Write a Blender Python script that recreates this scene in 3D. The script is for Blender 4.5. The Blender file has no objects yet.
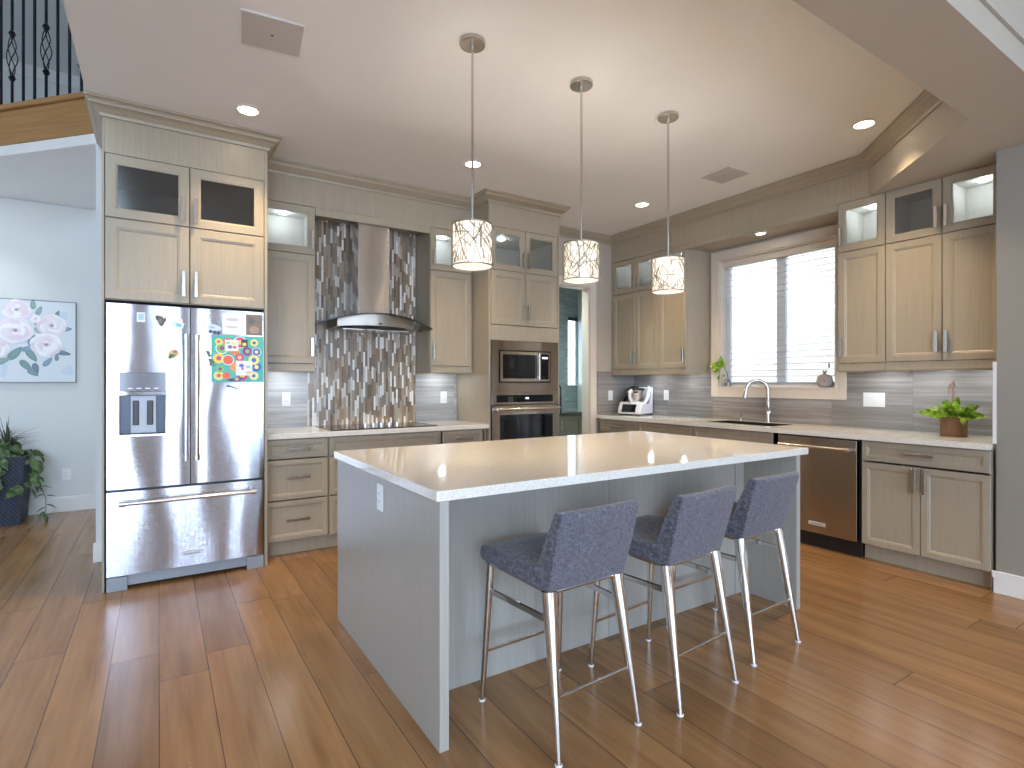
import bpy, bmesh, math, random
from mathutils import Vector, Matrix
PI = math.pi
R = math.radians
S = bpy.context.scene
C = S.collection

# ------------------------------------------------------------------ camera, world, daylight, exposure
cam = bpy.data.objects.new('camera', bpy.data.cameras.new('camera'))
C.objects.link(cam)
cam.location = (-4.929, -4.938, 1.293)
cam.rotation_euler = (PI / 2, 0, R(-32.805))
cam.data.sensor_fit = 'HORIZONTAL'
cam.data.sensor_width = 36
cam.data.lens = 36 * 547.747 / 1024
cam.data.shift_y = -1.704 / 1024
cam.data.clip_start = 0.05
S.camera = cam

S.view_settings.view_transform = 'Standard'
S.view_settings.look = 'None'
S.view_settings.gamma = 1.0
S.view_settings.use_curve_mapping = False
S.view_settings.exposure = 0.84
S.cycles.diffuse_bounces = 5
S.cycles.glossy_bounces = 5
S.cycles.transparent_max_bounces = 12
S.cycles.caustics_reflective = False
S.cycles.caustics_refractive = False
S.cycles.sample_clamp_indirect = 6.0

SKY = (0.60, 0.77, 1.0)
SKY_STRENGTH = 6.3
w = bpy.data.worlds.new('sky')
S.world = w
w.use_nodes = True
wb = w.node_tree.nodes['Background']
wb.inputs['Color'].default_value = (*SKY, 1)
wb.inputs['Strength'].default_value = SKY_STRENGTH

def portal(name, loc, rot, sx, sy):
    l = bpy.data.lights.new(name, 'AREA')
    l.shape = 'RECTANGLE'; l.size = sx; l.size_y = sy
    l.cycles.is_portal = True
    o = bpy.data.objects.new(name, l); C.objects.link(o)
    o.location = loc; o.rotation_euler = rot
# openings of the tall room behind and to the left of the camera, and of the kitchen window
FRONT_WIN = [(-9.7, -7.65, 0.1, 2.8), (-7.5, -5.48, 0.1, 2.8), (-4.86, -4.15, 0.15, 2.5), (-3.7, -1.4, 0.3, 2.6),
             (-7.5, -5.45, 3.1, 5.7)]
LEFT_FILL_WIN = [(0.9, 1.85, 0.1, 1.6)]  # unseen window opening added to throw daylight on the hall wall
FY, LX = -9.0, -10.0
for (a, b, z0, z1) in FRONT_WIN:
    portal('daylight_portal', ((a + b) / 2, FY - 0.05, (z0 + z1) / 2), (R(90), 0, 0), b - a, z1 - z0)
for (a, b, z0, z1) in LEFT_FILL_WIN:
    portal('daylight_portal', (LX - 0.05, (a + b) / 2, (z0 + z1) / 2), (R(90), 0, R(-90)), b - a, z1 - z0)
WARM = (1.0, 0.76, 0.48)
DOWNLIGHT_W = 56.0
PENDANT_EMIT = 1.15
PUCK_W = 0.5
UNDER_W = 0.40

# ------------------------------------------------------------------ material helpers
def sc(r, g, b):
    f = lambda c: (c / 255 / 12.92) if c / 255 <= 0.04045 else ((c / 255 + 0.055) / 1.055) ** 2.4
    return (f(r), f(g), f(b), 1)

class NT:
    def __init__(s, name):
        s.m = bpy.data.materials.new(name); s.m.use_nodes = True
        s.t = s.m.node_tree; s.b = s.t.nodes['Principled BSDF']; s.out = s.t.nodes['Material Output']
    def n(s, typ, **kw):
        x = s.t.nodes.new(typ)
        for k, v in kw.items(): setattr(x, k, v)
        return x
    def set(s, sock, v):
        if isinstance(v, bpy.types.NodeSocket): s.t.links.new(v, sock)
        elif v is not None: sock.default_value = v
    def math(s, op, a, b=None, c=None):
        x = s.n('ShaderNodeMath', operation=op)
        s.set(x.inputs[0], a); s.set(x.inputs[1], b)
        if c is not None: s.set(x.inputs[2], c)
        return x.outputs[0]
    def coord(s, which='Object'): return s.n('ShaderNodeTexCoord').outputs[which]
    def mapping(s, v, scale=(1, 1, 1), loc=(0, 0, 0)):
        x = s.n('ShaderNodeMapping'); s.t.links.new(v, x.inputs['Vector'])
        x.inputs['Scale'].default_value = scale; x.inputs['Location'].default_value = loc
        return x.outputs[0]
    def noise(s, v, scale=5, detail=3, rough=0.5, dist=0.0):
        x = s.n('ShaderNodeTexNoise'); s.t.links.new(v, x.inputs['Vector'])
        x.inputs['Scale'].default_value = scale; x.inputs['Detail'].default_value = detail
        x.inputs['Roughness'].default_value = rough; x.inputs['Distortion'].default_value = dist
        return x.outputs['Fac']
    def white(s, v):
        x = s.n('ShaderNodeTexWhiteNoise', noise_dimensions='3D'); s.t.links.new(v, x.inputs['Vector'])
        return x.outputs['Value']
    def xyz(s, v):
        x = s.n('ShaderNodeSeparateXYZ'); s.t.links.new(v, x.inputs[0]); return x.outputs
    def comb(s, a, b, c):
        x = s.n('ShaderNodeCombineXYZ')
        for i, v in enumerate((a, b, c)): s.set(x.inputs[i], v)
        return x.outputs[0]
    def ramp(s, fac, stops, interp='LINEAR'):
        x = s.n('ShaderNodeValToRGB'); s.t.links.new(fac, x.inputs[0]); e = x.color_ramp
        e.interpolation = interp
        while len(e.elements) > 1: e.elements.remove(e.elements[-1])
        e.elements[0].position = stops[0][0]; e.elements[0].color = stops[0][1]
        for p, c in stops[1:]:
            q = e.elements.new(p); q.color = c
        return x.outputs['Color']
    def mix(s, f, a, b, mode='MIX'):
        x = s.n('ShaderNodeMix', data_type='RGBA', blend_type=mode)
        s.set(x.inputs[0], f); s.set(x.inputs[6], a); s.set(x.inputs[7], b)
        return x.outputs[2]
    def base(s, v): s.set(s.b.inputs['Base Color'], v)
    def rough(s, v): s.set(s.b.inputs['Roughness'], v)
    def bump(s, h, strength=0.2, dist=0.002):
        x = s.n('ShaderNodeBump'); x.inputs['Strength'].default_value = strength; x.inputs['Distance'].default_value = dist
        s.t.links.new(h, x.inputs['Height']); s.t.links.new(x.outputs[0], s.b.inputs['Normal'])
    def p(s, **kw):
        for k, v in kw.items(): s.set(s.b.inputs[k.replace('_', ' ')], v)
        return s

def plain(name, col, rough=0.5, metal=0.0, **kw):
    t = NT(name); t.base(col); t.rough(rough); t.p(Metallic=metal, **kw)
    v = t.coord(); t.bump(t.noise(v, 90, 2), 0.04, 0.001)
    return t.m

def paint(name, col, rough=0.55, bump=0.08):
    t = NT(name); v = t.coord()
    n = t.noise(v, 1.3, 3)
    t.base(t.ramp(n, [(0.3, tuple(c * 0.97 for c in col[:3]) + (1,)), (0.7, col)])); t.rough(rough)
    t.bump(t.noise(v, 160, 3), bump, 0.002)
    return t.m

def cabinet_mat(name, col, rough=0.36):
    t = NT(name); v = t.coord()
    g = t.noise(t.mapping(v, (110, 110, 3.0)), 1.0, 4, 0.6)
    g2 = t.noise(t.mapping(v, (9, 9, 0.7)), 1.0, 2)
    f = t.math('ADD', t.math('MULTIPLY', g, 0.85), t.math('MULTIPLY', g2, 0.15))
    d = tuple(c * 0.90 for c in col[:3]) + (1,); l = tuple(min(1, c * 1.06) for c in col[:3]) + (1,)
    t.base(t.ramp(f, [(0.3, d), (0.7, l)])); t.rough(rough)
    t.bump(g, 0.05, 0.001)
    return t.m

def steel_mat(name, col=(0.62, 0.60, 0.58, 1), rough=0.2, wav=0.0, smear=1.0):
    """horizontally brushed steel: highlights smear vertically (UVs from build() give the tangent)"""
    t = NT(name); v = t.coord(); t.base(col); t.p(Metallic=1.0, Anisotropic=0.95)
    g = t.noise(t.mapping(v, (40, 40, 5000)), 1.0, 3)
    t.rough(rough)
    tg = t.n('ShaderNodeTangent', direction_type='UV_MAP', uv_map='brush'); t.t.links.new(tg.outputs[0], t.b.inputs['Tangent'])
    # brush lines tilt the surface up and down only; a slow wave bends the sheet sideways
    geo = t.n('ShaderNodeNewGeometry'); wv = t.noise(t.mapping(v, (3.4, 3.4, 1.1)), 1.0, 1)
    side = t.math('MULTIPLY', t.math('SUBTRACT', wv, 0.5), wav)
    off = t.comb(side, side, t.math('MULTIPLY', t.math('SUBTRACT', g, 0.5), smear))
    ad = t.n('ShaderNodeVectorMath', operation='ADD'); t.t.links.new(geo.outputs['Normal'], ad.inputs[0]); t.t.links.new(off, ad.inputs[1])
    nn = t.n('ShaderNodeVectorMath', operation='NORMALIZE'); t.t.links.new(ad.outputs[0], nn.inputs[0])
    t.t.links.new(nn.outputs[0], t.b.inputs['Normal'])
    return t.m

MAT = {}
CAB = sc(169, 157, 137)
MAT['cabinet'] = cabinet_mat('greige_stained_wood', CAB)
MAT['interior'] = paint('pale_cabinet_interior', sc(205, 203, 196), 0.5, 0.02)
MAT['interior_shade'] = paint('shade_toned_interior', sc(112, 104, 96), 0.5, 0.02)  # lining darkened: shade of the unlit compartment is put into its colour
MAT['island'] = cabinet_mat('greige_island_paint', sc(172, 168, 160), 0.33)
MAT['white'] = paint('white_trim_paint', sc(236, 234, 230), 0.35, 0.03)
MAT['casing'] = paint('cream_casing_paint', sc(226, 214, 200), 0.35, 0.03)
MAT['ceiling'] = paint('ceiling_paint', sc(240, 239, 238), 0.75, 0.15)
MAT['wall'] = paint('warm_grey_wall_paint', sc(184, 174, 160), 0.6)
MAT['wall_hall'] = paint('cool_grey_wall_paint', sc(224, 226, 223), 0.6)
MAT['wall_pantry'] = paint('pale_teal_wall_paint', sc(205, 218, 216), 0.5)
MAT['chrome'] = plain('chrome', (0.78, 0.77, 0.76, 1), 0.08, 1.0)
MAT['nickel'] = plain('brushed_nickel', (0.66, 0.63, 0.60, 1), 0.24, 1.0)
MAT['steel'] = steel_mat('brushed_steel', (0.58, 0.55, 0.52, 1), 0.18, 0.10)
MAT['steel_fridge'] = steel_mat('brushed_steel_fridge', (0.50, 0.50, 0.545, 1), 0.13, 0.10, 1.1)
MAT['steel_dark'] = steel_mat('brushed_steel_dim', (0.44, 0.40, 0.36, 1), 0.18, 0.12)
MAT['twig'] = plain('bronzed_wire', (0.34, 0.29, 0.24, 1), 0.35, 0.9)
MAT['black'] = plain('black_plastic', (0.012, 0.012, 0.014, 1), 0.3)
MAT['black_glass'] = plain('black_glass', (0.006, 0.007, 0.009, 1), 0.05)
MAT['greyplastic'] = plain('grey_plastic', (0.30, 0.33, 0.37, 1), 0.4)
MAT['darkgap'] = plain('dark_gap', (0.02, 0.02, 0.02, 1), 0.8)
MAT['plastic_white'] = plain('white_plastic', sc(238, 238, 238), 0.3)
MAT['iron'] = plain('dark_iron', (0.02, 0.022, 0.032, 1), 0.3, 0.6)
MAT['leaf'] = None

def thin_glass(name, tint=(1, 1, 1, 1), rough=0.02, refl=0.12):
    t = NT(name)
    tr = t.n('ShaderNodeBsdfTransparent'); tr.inputs[0].default_value = tint
    gl = t.n('ShaderNodeBsdfGlossy'); gl.inputs['Roughness'].default_value = rough
    lw = t.n('ShaderNodeLayerWeight'); lw.inputs[0].default_value = 0.35
    f = t.math('ADD', t.math('MULTIPLY', lw.outputs['Fresnel'], 0.7), refl * 0.3)
    mx = t.n('ShaderNodeMixShader'); t.t.links.new(f, mx.inputs[0])
    t.t.links.new(tr.outputs[0], mx.inputs[1]); t.t.links.new(gl.outputs[0], mx.inputs[2])
    t.t.links.new(mx.outputs[0], t.out.inputs['Surface'])
    return t.m
MAT['glass'] = thin_glass('clear_glass')
MAT['glass_door'] = thin_glass('cabinet_glass', (0.86, 0.88, 0.88, 1), 0.15, 0.2)
MAT['glass_hood'] = thin_glass('smoked_hood_glass', (0.82, 0.84, 0.83, 1), 0.03, 0.2)

def emit(name, col, strength):
    t = NT(name); t.base((0.8, 0.8, 0.8, 1)); t.p(Emission_Color=(*col, 1), Emission_Strength=strength)
    return t.m
MAT['lamp'] = emit('lamp_lens', (1.0, 0.86, 0.68), 14.0)
MAT['lampcool'] = emit('puck_lens', (0.86, 0.93, 1.0), 12.0)
def shade_mat():
    t = NT('translucent_shade_liner'); t.base((.8, .78, .74, 1)); t.rough(.8); t.p(Emission_Color=(1.0, .86, .66, 1), Emission_Strength=PENDANT_EMIT)
    tl = t.n('ShaderNodeBsdfTranslucent'); tl.inputs[0].default_value = (.13, .12, .10, 1)
    mx = t.n('ShaderNodeMixShader'); mx.inputs[0].default_value = .5
    t.t.links.new(t.b.outputs[0], mx.inputs[1]); t.t.links.new(tl.outputs[0], mx.inputs[2]); t.t.links.new(mx.outputs[0], t.out.inputs['Surface'])
    return t.m
MAT['shade_glow'] = shade_mat()

def counter_mat(name, col):
    t = NT(name); v = t.coord()
    f = t.white(t.n('ShaderNodeVectorMath', operation='FLOOR').outputs[0])
    fl = [x for x in t.t.nodes if x.bl_idname == 'ShaderNodeVectorMath'][-1]
    t.t.links.new(t.mapping(v, (260, 260, 260)), fl.inputs[0])
    n2 = t.noise(v, 120, 4, 0.7)
    c1 = t.ramp(f, [(0.0, tuple(c * 0.72 for c in col[:3]) + (1,)), (0.22, tuple(c * 0.95 for c in col[:3]) + (1,)),
                    (0.8, col), (1.0, tuple(min(1, c * 1.28) for c in col[:3]) + (1,))])
    c2 = t.ramp(n2, [(0.35, tuple(c * 0.8 for c in col[:3]) + (1,)), (0.65, tuple(min(1, c * 1.1) for c in col[:3]) + (1,))])
    t.base(t.mix(0.5, c1, c2)); t.rough(0.07); t.p(IOR=1.6)
    return t.m
MAT['counter'] = counter_mat('speckled_quartz', sc(236, 229, 218))
MAT['counter_dark'] = counter_mat('dark_stone', sc(84, 80, 74))

def floor_mat():
    t = NT('oak_plank_floor'); v = t.coord(); x, y, z = t.xyz(v)
    W, L = 0.1885, 1.85
    u = t.math('DIVIDE', t.math('ADD', x, 4.928 + 40 * W), W)
    row = t.math('FLOOR', u); fu = t.math('FRACT', u)
    off = t.white(t.comb(row, 3.1, 7.7))
    q = t.math('DIVIDE', t.math('ADD', y, t.math('MULTIPLY', off, 5.3)), L)
    col = t.math('FLOOR', q); fq = t.math('FRACT', q)
    r1 = t.white(t.comb(row, col, 1.0)); r2 = t.white(t.comb(row, col, 9.0))
    eu = t.math('MINIMUM', fu, t.math('SUBTRACT', 1.0, fu))
    eq = t.math('MINIMUM', fq, t.math('SUBTRACT', 1.0, fq))
    gap = t.math('MAXIMUM', t.math('LESS_THAN', eu, 0.009), t.math('LESS_THAN', eq, 0.0010))
    gv = t.comb(t.math('ADD', x, t.math('MULTIPLY', r2, 13.0)), t.math('ADD', y, t.math('MULTIPLY', r1, 31.0)), 0.0)
    g = t.noise(t.mapping(gv, (30, 1.6, 1)), 1.0, 5, 0.6, 0.6)
    g2 = t.noise(t.mapping(gv, (7, 0.9, 1)), 1.0, 3, 0.5, 1.2)
    f = t.math('ADD', t.math('MULTIPLY', g, 0.45), t.math('MULTIPLY', g2, 0.55))
    c = t.ramp(f, [(0.22, sc(112, 78, 46)), (0.45, sc(152, 111, 70)), (0.6, sc(166, 124, 82)), (0.8, sc(184, 144, 100))])
    k = t.noise(t.mapping(gv, (6, 3, 1)), 1.0, 2, 0.5)
    c = t.mix(t.ramp(k, [(0.74, (0, 0, 0, 1)), (0.95, (0.4, 0.4, 0.4, 1))]), c, sc(70, 44, 26))
    tint = t.ramp(r1, [(0.0, (0.74, 0.72, 0.70, 1)), (0.5, (0.95, 0.95, 0.95, 1)), (1.0, (1.12, 1.1, 1.06, 1))])
    c = t.mix(1.0, c, tint, 'MULTIPLY')
    c = t.mix(t.math('MULTIPLY', gap, 0.85), c, sc(40, 26, 16))
    t.base(c)
    t.rough(t.math('ADD', t.math('MULTIPLY', g, 0.14), 0.17))
    t.bump(t.math('SUBTRACT', t.math('MULTIPLY', g, 0.25), t.math('MULTIPLY', gap, 1.0)), 0.35, 0.0015)
    return t.m
MAT['floor'] = floor_mat()

def fascia_mat():
    t = NT('honey_oak'); v = t.coord()
    g = t.noise(t.mapping(v, (1.5, 1.5, 38)), 1.0, 5, 0.6, 0.5)
    t.base(t.ramp(g, [(0.3, sc(150, 108, 62)), (0.7, sc(178, 136, 86))])); t.rough(0.4)
    return t.m
MAT['oak'] = fascia_mat()

def mosaic_mat():
    t = NT('stacked_glass_mosaic'); x, y, z = t.xyz(t.coord())
    W = 0.0195
    u = t.math('DIVIDE', t.math('ADD', x, 20.0), W); row = t.math('FLOOR', u); fu = t.math('FRACT', u)
    r0 = t.white(t.comb(row, 2.0, 5.0)); rl = t.white(t.comb(row, 4.0, 8.0))
    L = t.math('ADD', 0.09, t.math('MULTIPLY', rl, 0.06))
    q = t.math('ADD', t.math('DIVIDE', z, L), t.math('MULTIPLY', r0, 17.0))
    cl = t.math('FLOOR', q); fq = t.math('FRACT', q)
    r = t.white(t.comb(row, cl, 1.5)); r2 = t.white(t.comb(row, cl, 6.5))
    col = t.ramp(r, [(0.0, sc(122, 102, 84)), (0.14, sc(146, 126, 104)), (0.28, sc(168, 152, 132)), (0.40, sc(138, 128, 118)),
                     (0.50, sc(158, 134, 106)), (0.61, sc(186, 174, 158)), (0.72, sc(214, 206, 196)), (0.84, sc(244, 240, 234))], 'CONSTANT')  # white tiles, their share raised to stand in for window reflections
    eu = t.math('MINIMUM', fu, t.math('SUBTRACT', 1.0, fu)); eq = t.math('MULTIPLY', t.math('MINIMUM', fq, t.math('SUBTRACT', 1.0, fq)), 5.0)
    gap = t.math('LESS_THAN', t.math('MINIMUM', eu, eq), 0.055)
    t.base(t.mix(gap, col, sc(150, 142, 132)))
    t.rough(t.math('ADD', t.math('MULTIPLY', r2, 0.35), t.math('ADD', 0.06, t.math('MULTIPLY', gap, 0.5))))
    t.bump(t.math('ADD', t.math('MULTIPLY', r2, 0.6), t.math('SUBTRACT', 1.0, gap)), 0.5, 0.0012)
    return t.m
MAT['mosaic'] = mosaic_mat()

def stone_tile_mat(name, axis, cols):
    """horizontally veined tile, long joints every 0.61 m along the wall and 0.305 m up"""
    t = NT(name); v = t.coord(); x, y, z = t.xyz(v)
    h = x if axis == 'x' else y
    q = t.math('DIVIDE', t.math('ADD', h, 20.13), 0.61); col = t.math('FLOOR', q); fq = t.math('FRACT', q)
    p = t.math('DIVIDE', t.math('SUBTRACT', z, 0.914), 0.305); row = t.math('FLOOR', p); fp = t.math('FRACT', p)
    rr = t.white(t.comb(col, row, 3.0))
    gv = t.comb(t.math('MULTIPLY', h, 1.1), t.math('MULTIPLY', rr, 9.0), t.math('MULTIPLY', t.math('ADD', z, t.math('MULTIPLY', rr, 3.0)), 34.0))
    g = t.noise(gv, 1.0, 5, 0.62, 0.4)
    g2 = t.noise(t.mapping(gv, (1, 1, 0.3)), 1.0, 2)
    f = t.math('ADD', t.math('MULTIPLY', g, 0.65), t.math('MULTIPLY', g2, 0.35))
    c = t.ramp(f, [(0.3, cols[0]), (0.5, cols[1]), (0.68, cols[2])])
    gap = t.math('MAXIMUM', t.math('LESS_THAN', t.math('MINIMUM', fq, t.math('SUBTRACT', 1.0, fq)), 0.0022),
                 t.math('LESS_THAN', t.math('MINIMUM', fp, t.math('SUBTRACT', 1.0, fp)), 0.004))
    t.base(t.mix(t.math('MULTIPLY', gap, 0.5), c, cols[0])); t.rough(0.22)
    t.bump(t.math('SUBTRACT', 1.0, gap), 0.3, 0.001)
    return t.m
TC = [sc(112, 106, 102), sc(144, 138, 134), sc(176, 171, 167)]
MAT['tile_x'] = stone_tile_mat('veined_tile_hood_wall', 'x', [sc(136, 132, 128), sc(172, 169, 165), sc(204, 202, 199)])  # same tile as the window wall, lightened for stronger under-cabinet light
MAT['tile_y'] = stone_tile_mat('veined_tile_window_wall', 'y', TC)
MAT['tile_teal'] = stone_tile_mat('teal_glass_tile', 'x', [sc(112, 124, 122), sc(134, 146, 143), sc(156, 168, 164)])

def fabric_mat():
    t = NT('blue_grey_woven_fabric'); v = t.coord()
    a = t.noise(t.mapping(v, (420, 60, 60)), 1.0, 2); b = t.noise(t.mapping(v, (60, 60, 420)), 1.0, 2)
    f = t.math('ADD', t.math('MULTIPLY', a, 0.5), t.math('MULTIPLY', b, 0.5))
    t.base(t.ramp(f, [(0.34, sc(62, 61, 70)), (0.5, sc(92, 91, 102)), (0.66, sc(126, 125, 136))])); t.rough(0.9)
    t.p(Sheen_Weight=0.25); t.bump(f, 0.5, 0.0015)
    return t.m
MAT['fabric'] = fabric_mat()

def wicker_mat(name, c0, c1, sx, sz):
    t = NT(name); v = t.coord(); x, y, z = t.xyz(v)
    wv = t.math('SINE', t.math('MULTIPLY', t.math('ADD', x, y), sx)); wz = t.math('SINE', t.math('MULTIPLY', z, sz))
    f = t.math('ADD', 0.5, t.math('MULTIPLY', t.math('MULTIPLY', wv, wz), 0.5))
    n = t.noise(t.mapping(v, (40, 40, 6)), 1.0, 3)
    t.base(t.ramp(t.math('ADD', t.math('MULTIPLY', f, 0.5), t.math('MULTIPLY', n, 0.5)), [(0.25, c0), (0.75, c1)])); t.rough(0.6)
    t.bump(f, 0.6, 0.004)
    return t.m
MAT['wicker_dark'] = wicker_mat('dark_woven_planter', sc(22, 26, 40), sc(60, 66, 88), 190, 160)
MAT['bark'] = wicker_mat('bark_slat_basket', sc(84, 56, 34), sc(150, 108, 70), 260, 1)

def leaf_mat(name, c0, c1, rough=0.4):
    t = NT(name); v = t.coord()
    n = t.noise(v, 30, 2)
    t.base(t.ramp(n, [(0.38, c0), (0.62, c1)])); t.rough(rough)
    tl = t.n('ShaderNodeBsdfTranslucent'); tl.inputs[0].default_value = c1
    mx = t.n('ShaderNodeMixShader'); mx.inputs[0].default_value = 0.3
    t.t.links.new(t.b.outputs[0], mx.inputs[1]); t.t.links.new(tl.outputs[0], mx.inputs[2])
    t.t.links.new(mx.outputs[0], t.out.inputs['Surface'])
    return t.m
MAT['leaf_bright'] = leaf_mat('fresh_green_leaf', sc(52, 96, 22), sc(166, 200, 70))
MAT['leaf_ivy'] = leaf_mat('ivy_leaf', sc(58, 82, 46), sc(136, 160, 108))
MAT['leaf_dry'] = leaf_mat('spiky_leaf', sc(52, 58, 50), sc(104, 108, 92))
MAT['stem'] = plain('plant_stem', sc(86, 92, 48), 0.6)
MAT['twine'] = plain('twine', sc(180, 140, 116), 0.8)
MAT['soil'] = plain('soil', sc(52, 40, 32), 0.9)

def color_attr_mat(name, rough=0.5):
    t = NT(name); a = t.n('ShaderNodeAttribute', attribute_name='col'); n = t.noise(t.coord(), 40, 3)
    t.base(t.mix(t.math('MULTIPLY', n, 0.12), a.outputs['Color'], (0.9, 0.9, 0.9, 1))); t.rough(rough)
    return t.m
MAT['print'] = color_attr_mat('printed_picture')

def slat_mat():
    t = NT('white_blind_slat'); t.base(sc(226, 226, 230)); t.rough(0.4)
    tl = t.n('ShaderNodeBsdfTranslucent'); tl.inputs[0].default_value = (0.9, 0.92, 0.95, 1)
    mx = t.n('ShaderNodeMixShader'); mx.inputs[0].default_value = 0.15
    t.t.links.new(t.b.outputs[0], mx.inputs[1]); t.t.links.new(tl.outputs[0], mx.inputs[2])
    t.t.links.new(mx.outputs[0], t.out.inputs['Surface'])
    return t.m
MAT['slat'] = slat_mat()

# ------------------------------------------------------------------ geometry helpers
def box(bm, x0, x1, y0, y1, z0, z1):
    v = [bm.verts.new(p) for p in ((x0, y0, z0), (x1, y0, z0), (x1, y1, z0), (x0, y1, z0), (x0, y0, z1), (x1, y0, z1), (x1, y1, z1), (x0, y1, z1))]
    for f in ((3, 2, 1, 0), (4, 5, 6, 7), (0, 1, 5, 4), (1, 2, 6, 5), (2, 3, 7, 6), (3, 0, 4, 7)):
        bm.faces.new([v[i] for i in f])

def frame_axes(d):
    d = d.normalized(); up = Vector((0, 0, 1)) if abs(d.z) < 0.95 else Vector((1, 0, 0))
    a = d.cross(up).normalized(); return a, d.cross(a).normalized()

def tube(bm, pts, r, seg=10, caps=True, flat=1.0):
    """round tube along pts; r a number or one per point; flat squashes the second axis"""
    pts = [Vector(p) for p in pts]; rs = r if isinstance(r, (list, tuple)) else [r] * len(pts)
    rings = []; a0 = None
    for i, p in enumerate(pts):
        d = (pts[min(i + 1, len(pts) - 1)] - pts[max(i - 1, 0)])
        if a0 is None: a, b = frame_axes(d)
        else:
            dn = d.normalized(); a = (a0 - dn * a0.dot(dn)).normalized(); b = dn.cross(a).normalized()
        a0 = a
        rings.append([bm.verts.new(p + (a * math.cos(2 * PI * k / seg) + b * math.sin(2 * PI * k / seg) * flat) * rs[i]) for k in range(seg)])
    for q, s in zip(rings, rings[1:]):
        for k in range(seg):
            bm.faces.new((q[k], q[(k + 1) % seg], s[(k + 1) % seg], s[k]))
    if caps:
        bm.faces.new(rings[0][::-1]); bm.faces.new(rings[-1])

def lathe(bm, prof, seg=24, c=(0, 0, 0), caps=True):
    rings = [[bm.verts.new((c[0] + r * math.cos(2 * PI * k / seg), c[1] + r * math.sin(2 * PI * k / seg), c[2] + z)) for k in range(seg)] for r, z in prof]
    for q, s in zip(rings, rings[1:]):
        for k in range(seg): bm.faces.new((q[k], q[(k + 1) % seg], s[(k + 1) % seg], s[k]))
    if caps:
        bm.faces.new(rings[0][::-1]); bm.faces.new(rings[-1])

def prism(bm, poly, h0, h1, axis='z'):
    """closed polygon extruded along an axis; poly in the two remaining axes in order"""
    def P(a, b, h): return {'z': (a, b, h), 'y': (a, h, b), 'x': (h, a, b)}[axis]
    lo = [bm.verts.new(P(a, b, h0)) for a, b in poly]; hi = [bm.verts.new(P(a, b, h1)) for a, b in poly]
    n = len(poly)
    for i in range(n): bm.faces.new((lo[i], lo[(i + 1) % n], hi[(i + 1) % n], hi[i]))
    bm.faces.new(lo[::-1]); bm.faces.new(hi)

def sweep(bm, path, prof, closed=False):
    """sweep a profile (out, z) along a plan polyline with mitred corners; 'out' is to the right of the path direction"""
    n = len(path); rings = []
    for i, p in enumerate(path):
        p = Vector(p)
        ds = []
        if i > 0: ds.append((p - Vector(path[i - 1])).normalized())
        if i < n - 1: ds.append((Vector(path[i + 1]) - p).normalized())
        ns = [Vector((d.y, -d.x)) for d in ds]
        m = sum(ns, Vector((0, 0))).normalized(); k = 1 / max(0.3, m.dot(ns[0]))
        rings.append([bm.verts.new((p.x + m.x * o * k, p.y + m.y * o * k, z)) for o, z in prof])
    for q, s in zip(rings, rings[1:]):
        for k in range(len(prof)):
            bm.faces.new((q[k], q[(k + 1) % len(prof)], s[(k + 1) % len(prof)], s[k]))
    bm.faces.new(rings[0]); bm.faces.new(rings[-1][::-1])

def build(name, bm, mat, parent=None, bevel=0.0, smooth=False, label=None, loc=None, rot=None):
    bmesh.ops.recalc_face_normals(bm, faces=bm.faces[:])
    m0 = MAT[mat] if isinstance(mat, str) else mat
    if not isinstance(m0, (list, tuple)) and 'brushed_steel' in m0.name:
        uv = bm.loops.layers.uv.new('brush')
        for f in bm.faces:
            for l in f.loops: l[uv].uv = (l.vert.co.z + .01 * l.vert.co.y, l.vert.co.x + l.vert.co.y)
    me = bpy.data.meshes.new(name); bm.to_mesh(me); bm.free()
    if smooth:
        for p in me.polygons: p.use_smooth = True
        me.set_sharp_from_angle(angle=R(38))
    o = bpy.data.objects.new(name, me); C.objects.link(o)
    for m in (mat if isinstance(mat, (list, tuple)) else [mat]): me.materials.append(MAT[m] if isinstance(m, str) else m)
    if parent: o.parent = parent
    if loc: o.location = loc
    if rot: o.rotation_euler = rot
    if bevel:
        b = o.modifiers.new('bevel', 'BEVEL'); b.width = bevel; b.segments = 2; b.limit_method = 'ANGLE'; b.angle_limit = R(40)
    if label: o['label'] = label
    return o

def BM(): return bmesh.new()
def bx(name, dims, mat, parent=None, bevel=0.0, **k):
    bm = BM()
    for d in (dims if isinstance(dims[0], (list, tuple)) else [dims]): box(bm, *d)
    return build(name, bm, mat, parent, bevel, **k)

def tag(o, label, cat, group=None, kind=None):
    o['label'] = label; o['category'] = cat
    if group: o['group'] = group
    if kind: o['kind'] = kind
    return o
def thing(name, label, cat, loc=(0, 0, 0), rz=0.0, group=None):
    o = bpy.data.objects.new(name, None); C.objects.link(o); o.empty_display_size = 0.1
    o.location = loc; o.rotation_euler = (0, 0, rz)
    return tag(o, label, cat, group)
def struct(o, label, cat): return tag(o, label, cat, None, 'structure')
def lamp(name, typ, parent, loc, power, col, size=0.05, rot=(0, 0, 0), spread=None, blend=None, angle=None):
    l = bpy.data.lights.new(name, typ); l.energy = power; l.color = col
    if typ == 'AREA':
        l.shape = 'DISK'; l.size = size
        if spread: l.spread = spread
    else: l.shadow_soft_size = size
    if typ == 'SPOT': l.spot_size = angle or R(120); l.spot_blend = blend or 0.6
    o = bpy.data.objects.new(name, l); C.objects.link(o); o.parent = parent; o.location = loc; o.rotation_euler = rot
    return o

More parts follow.
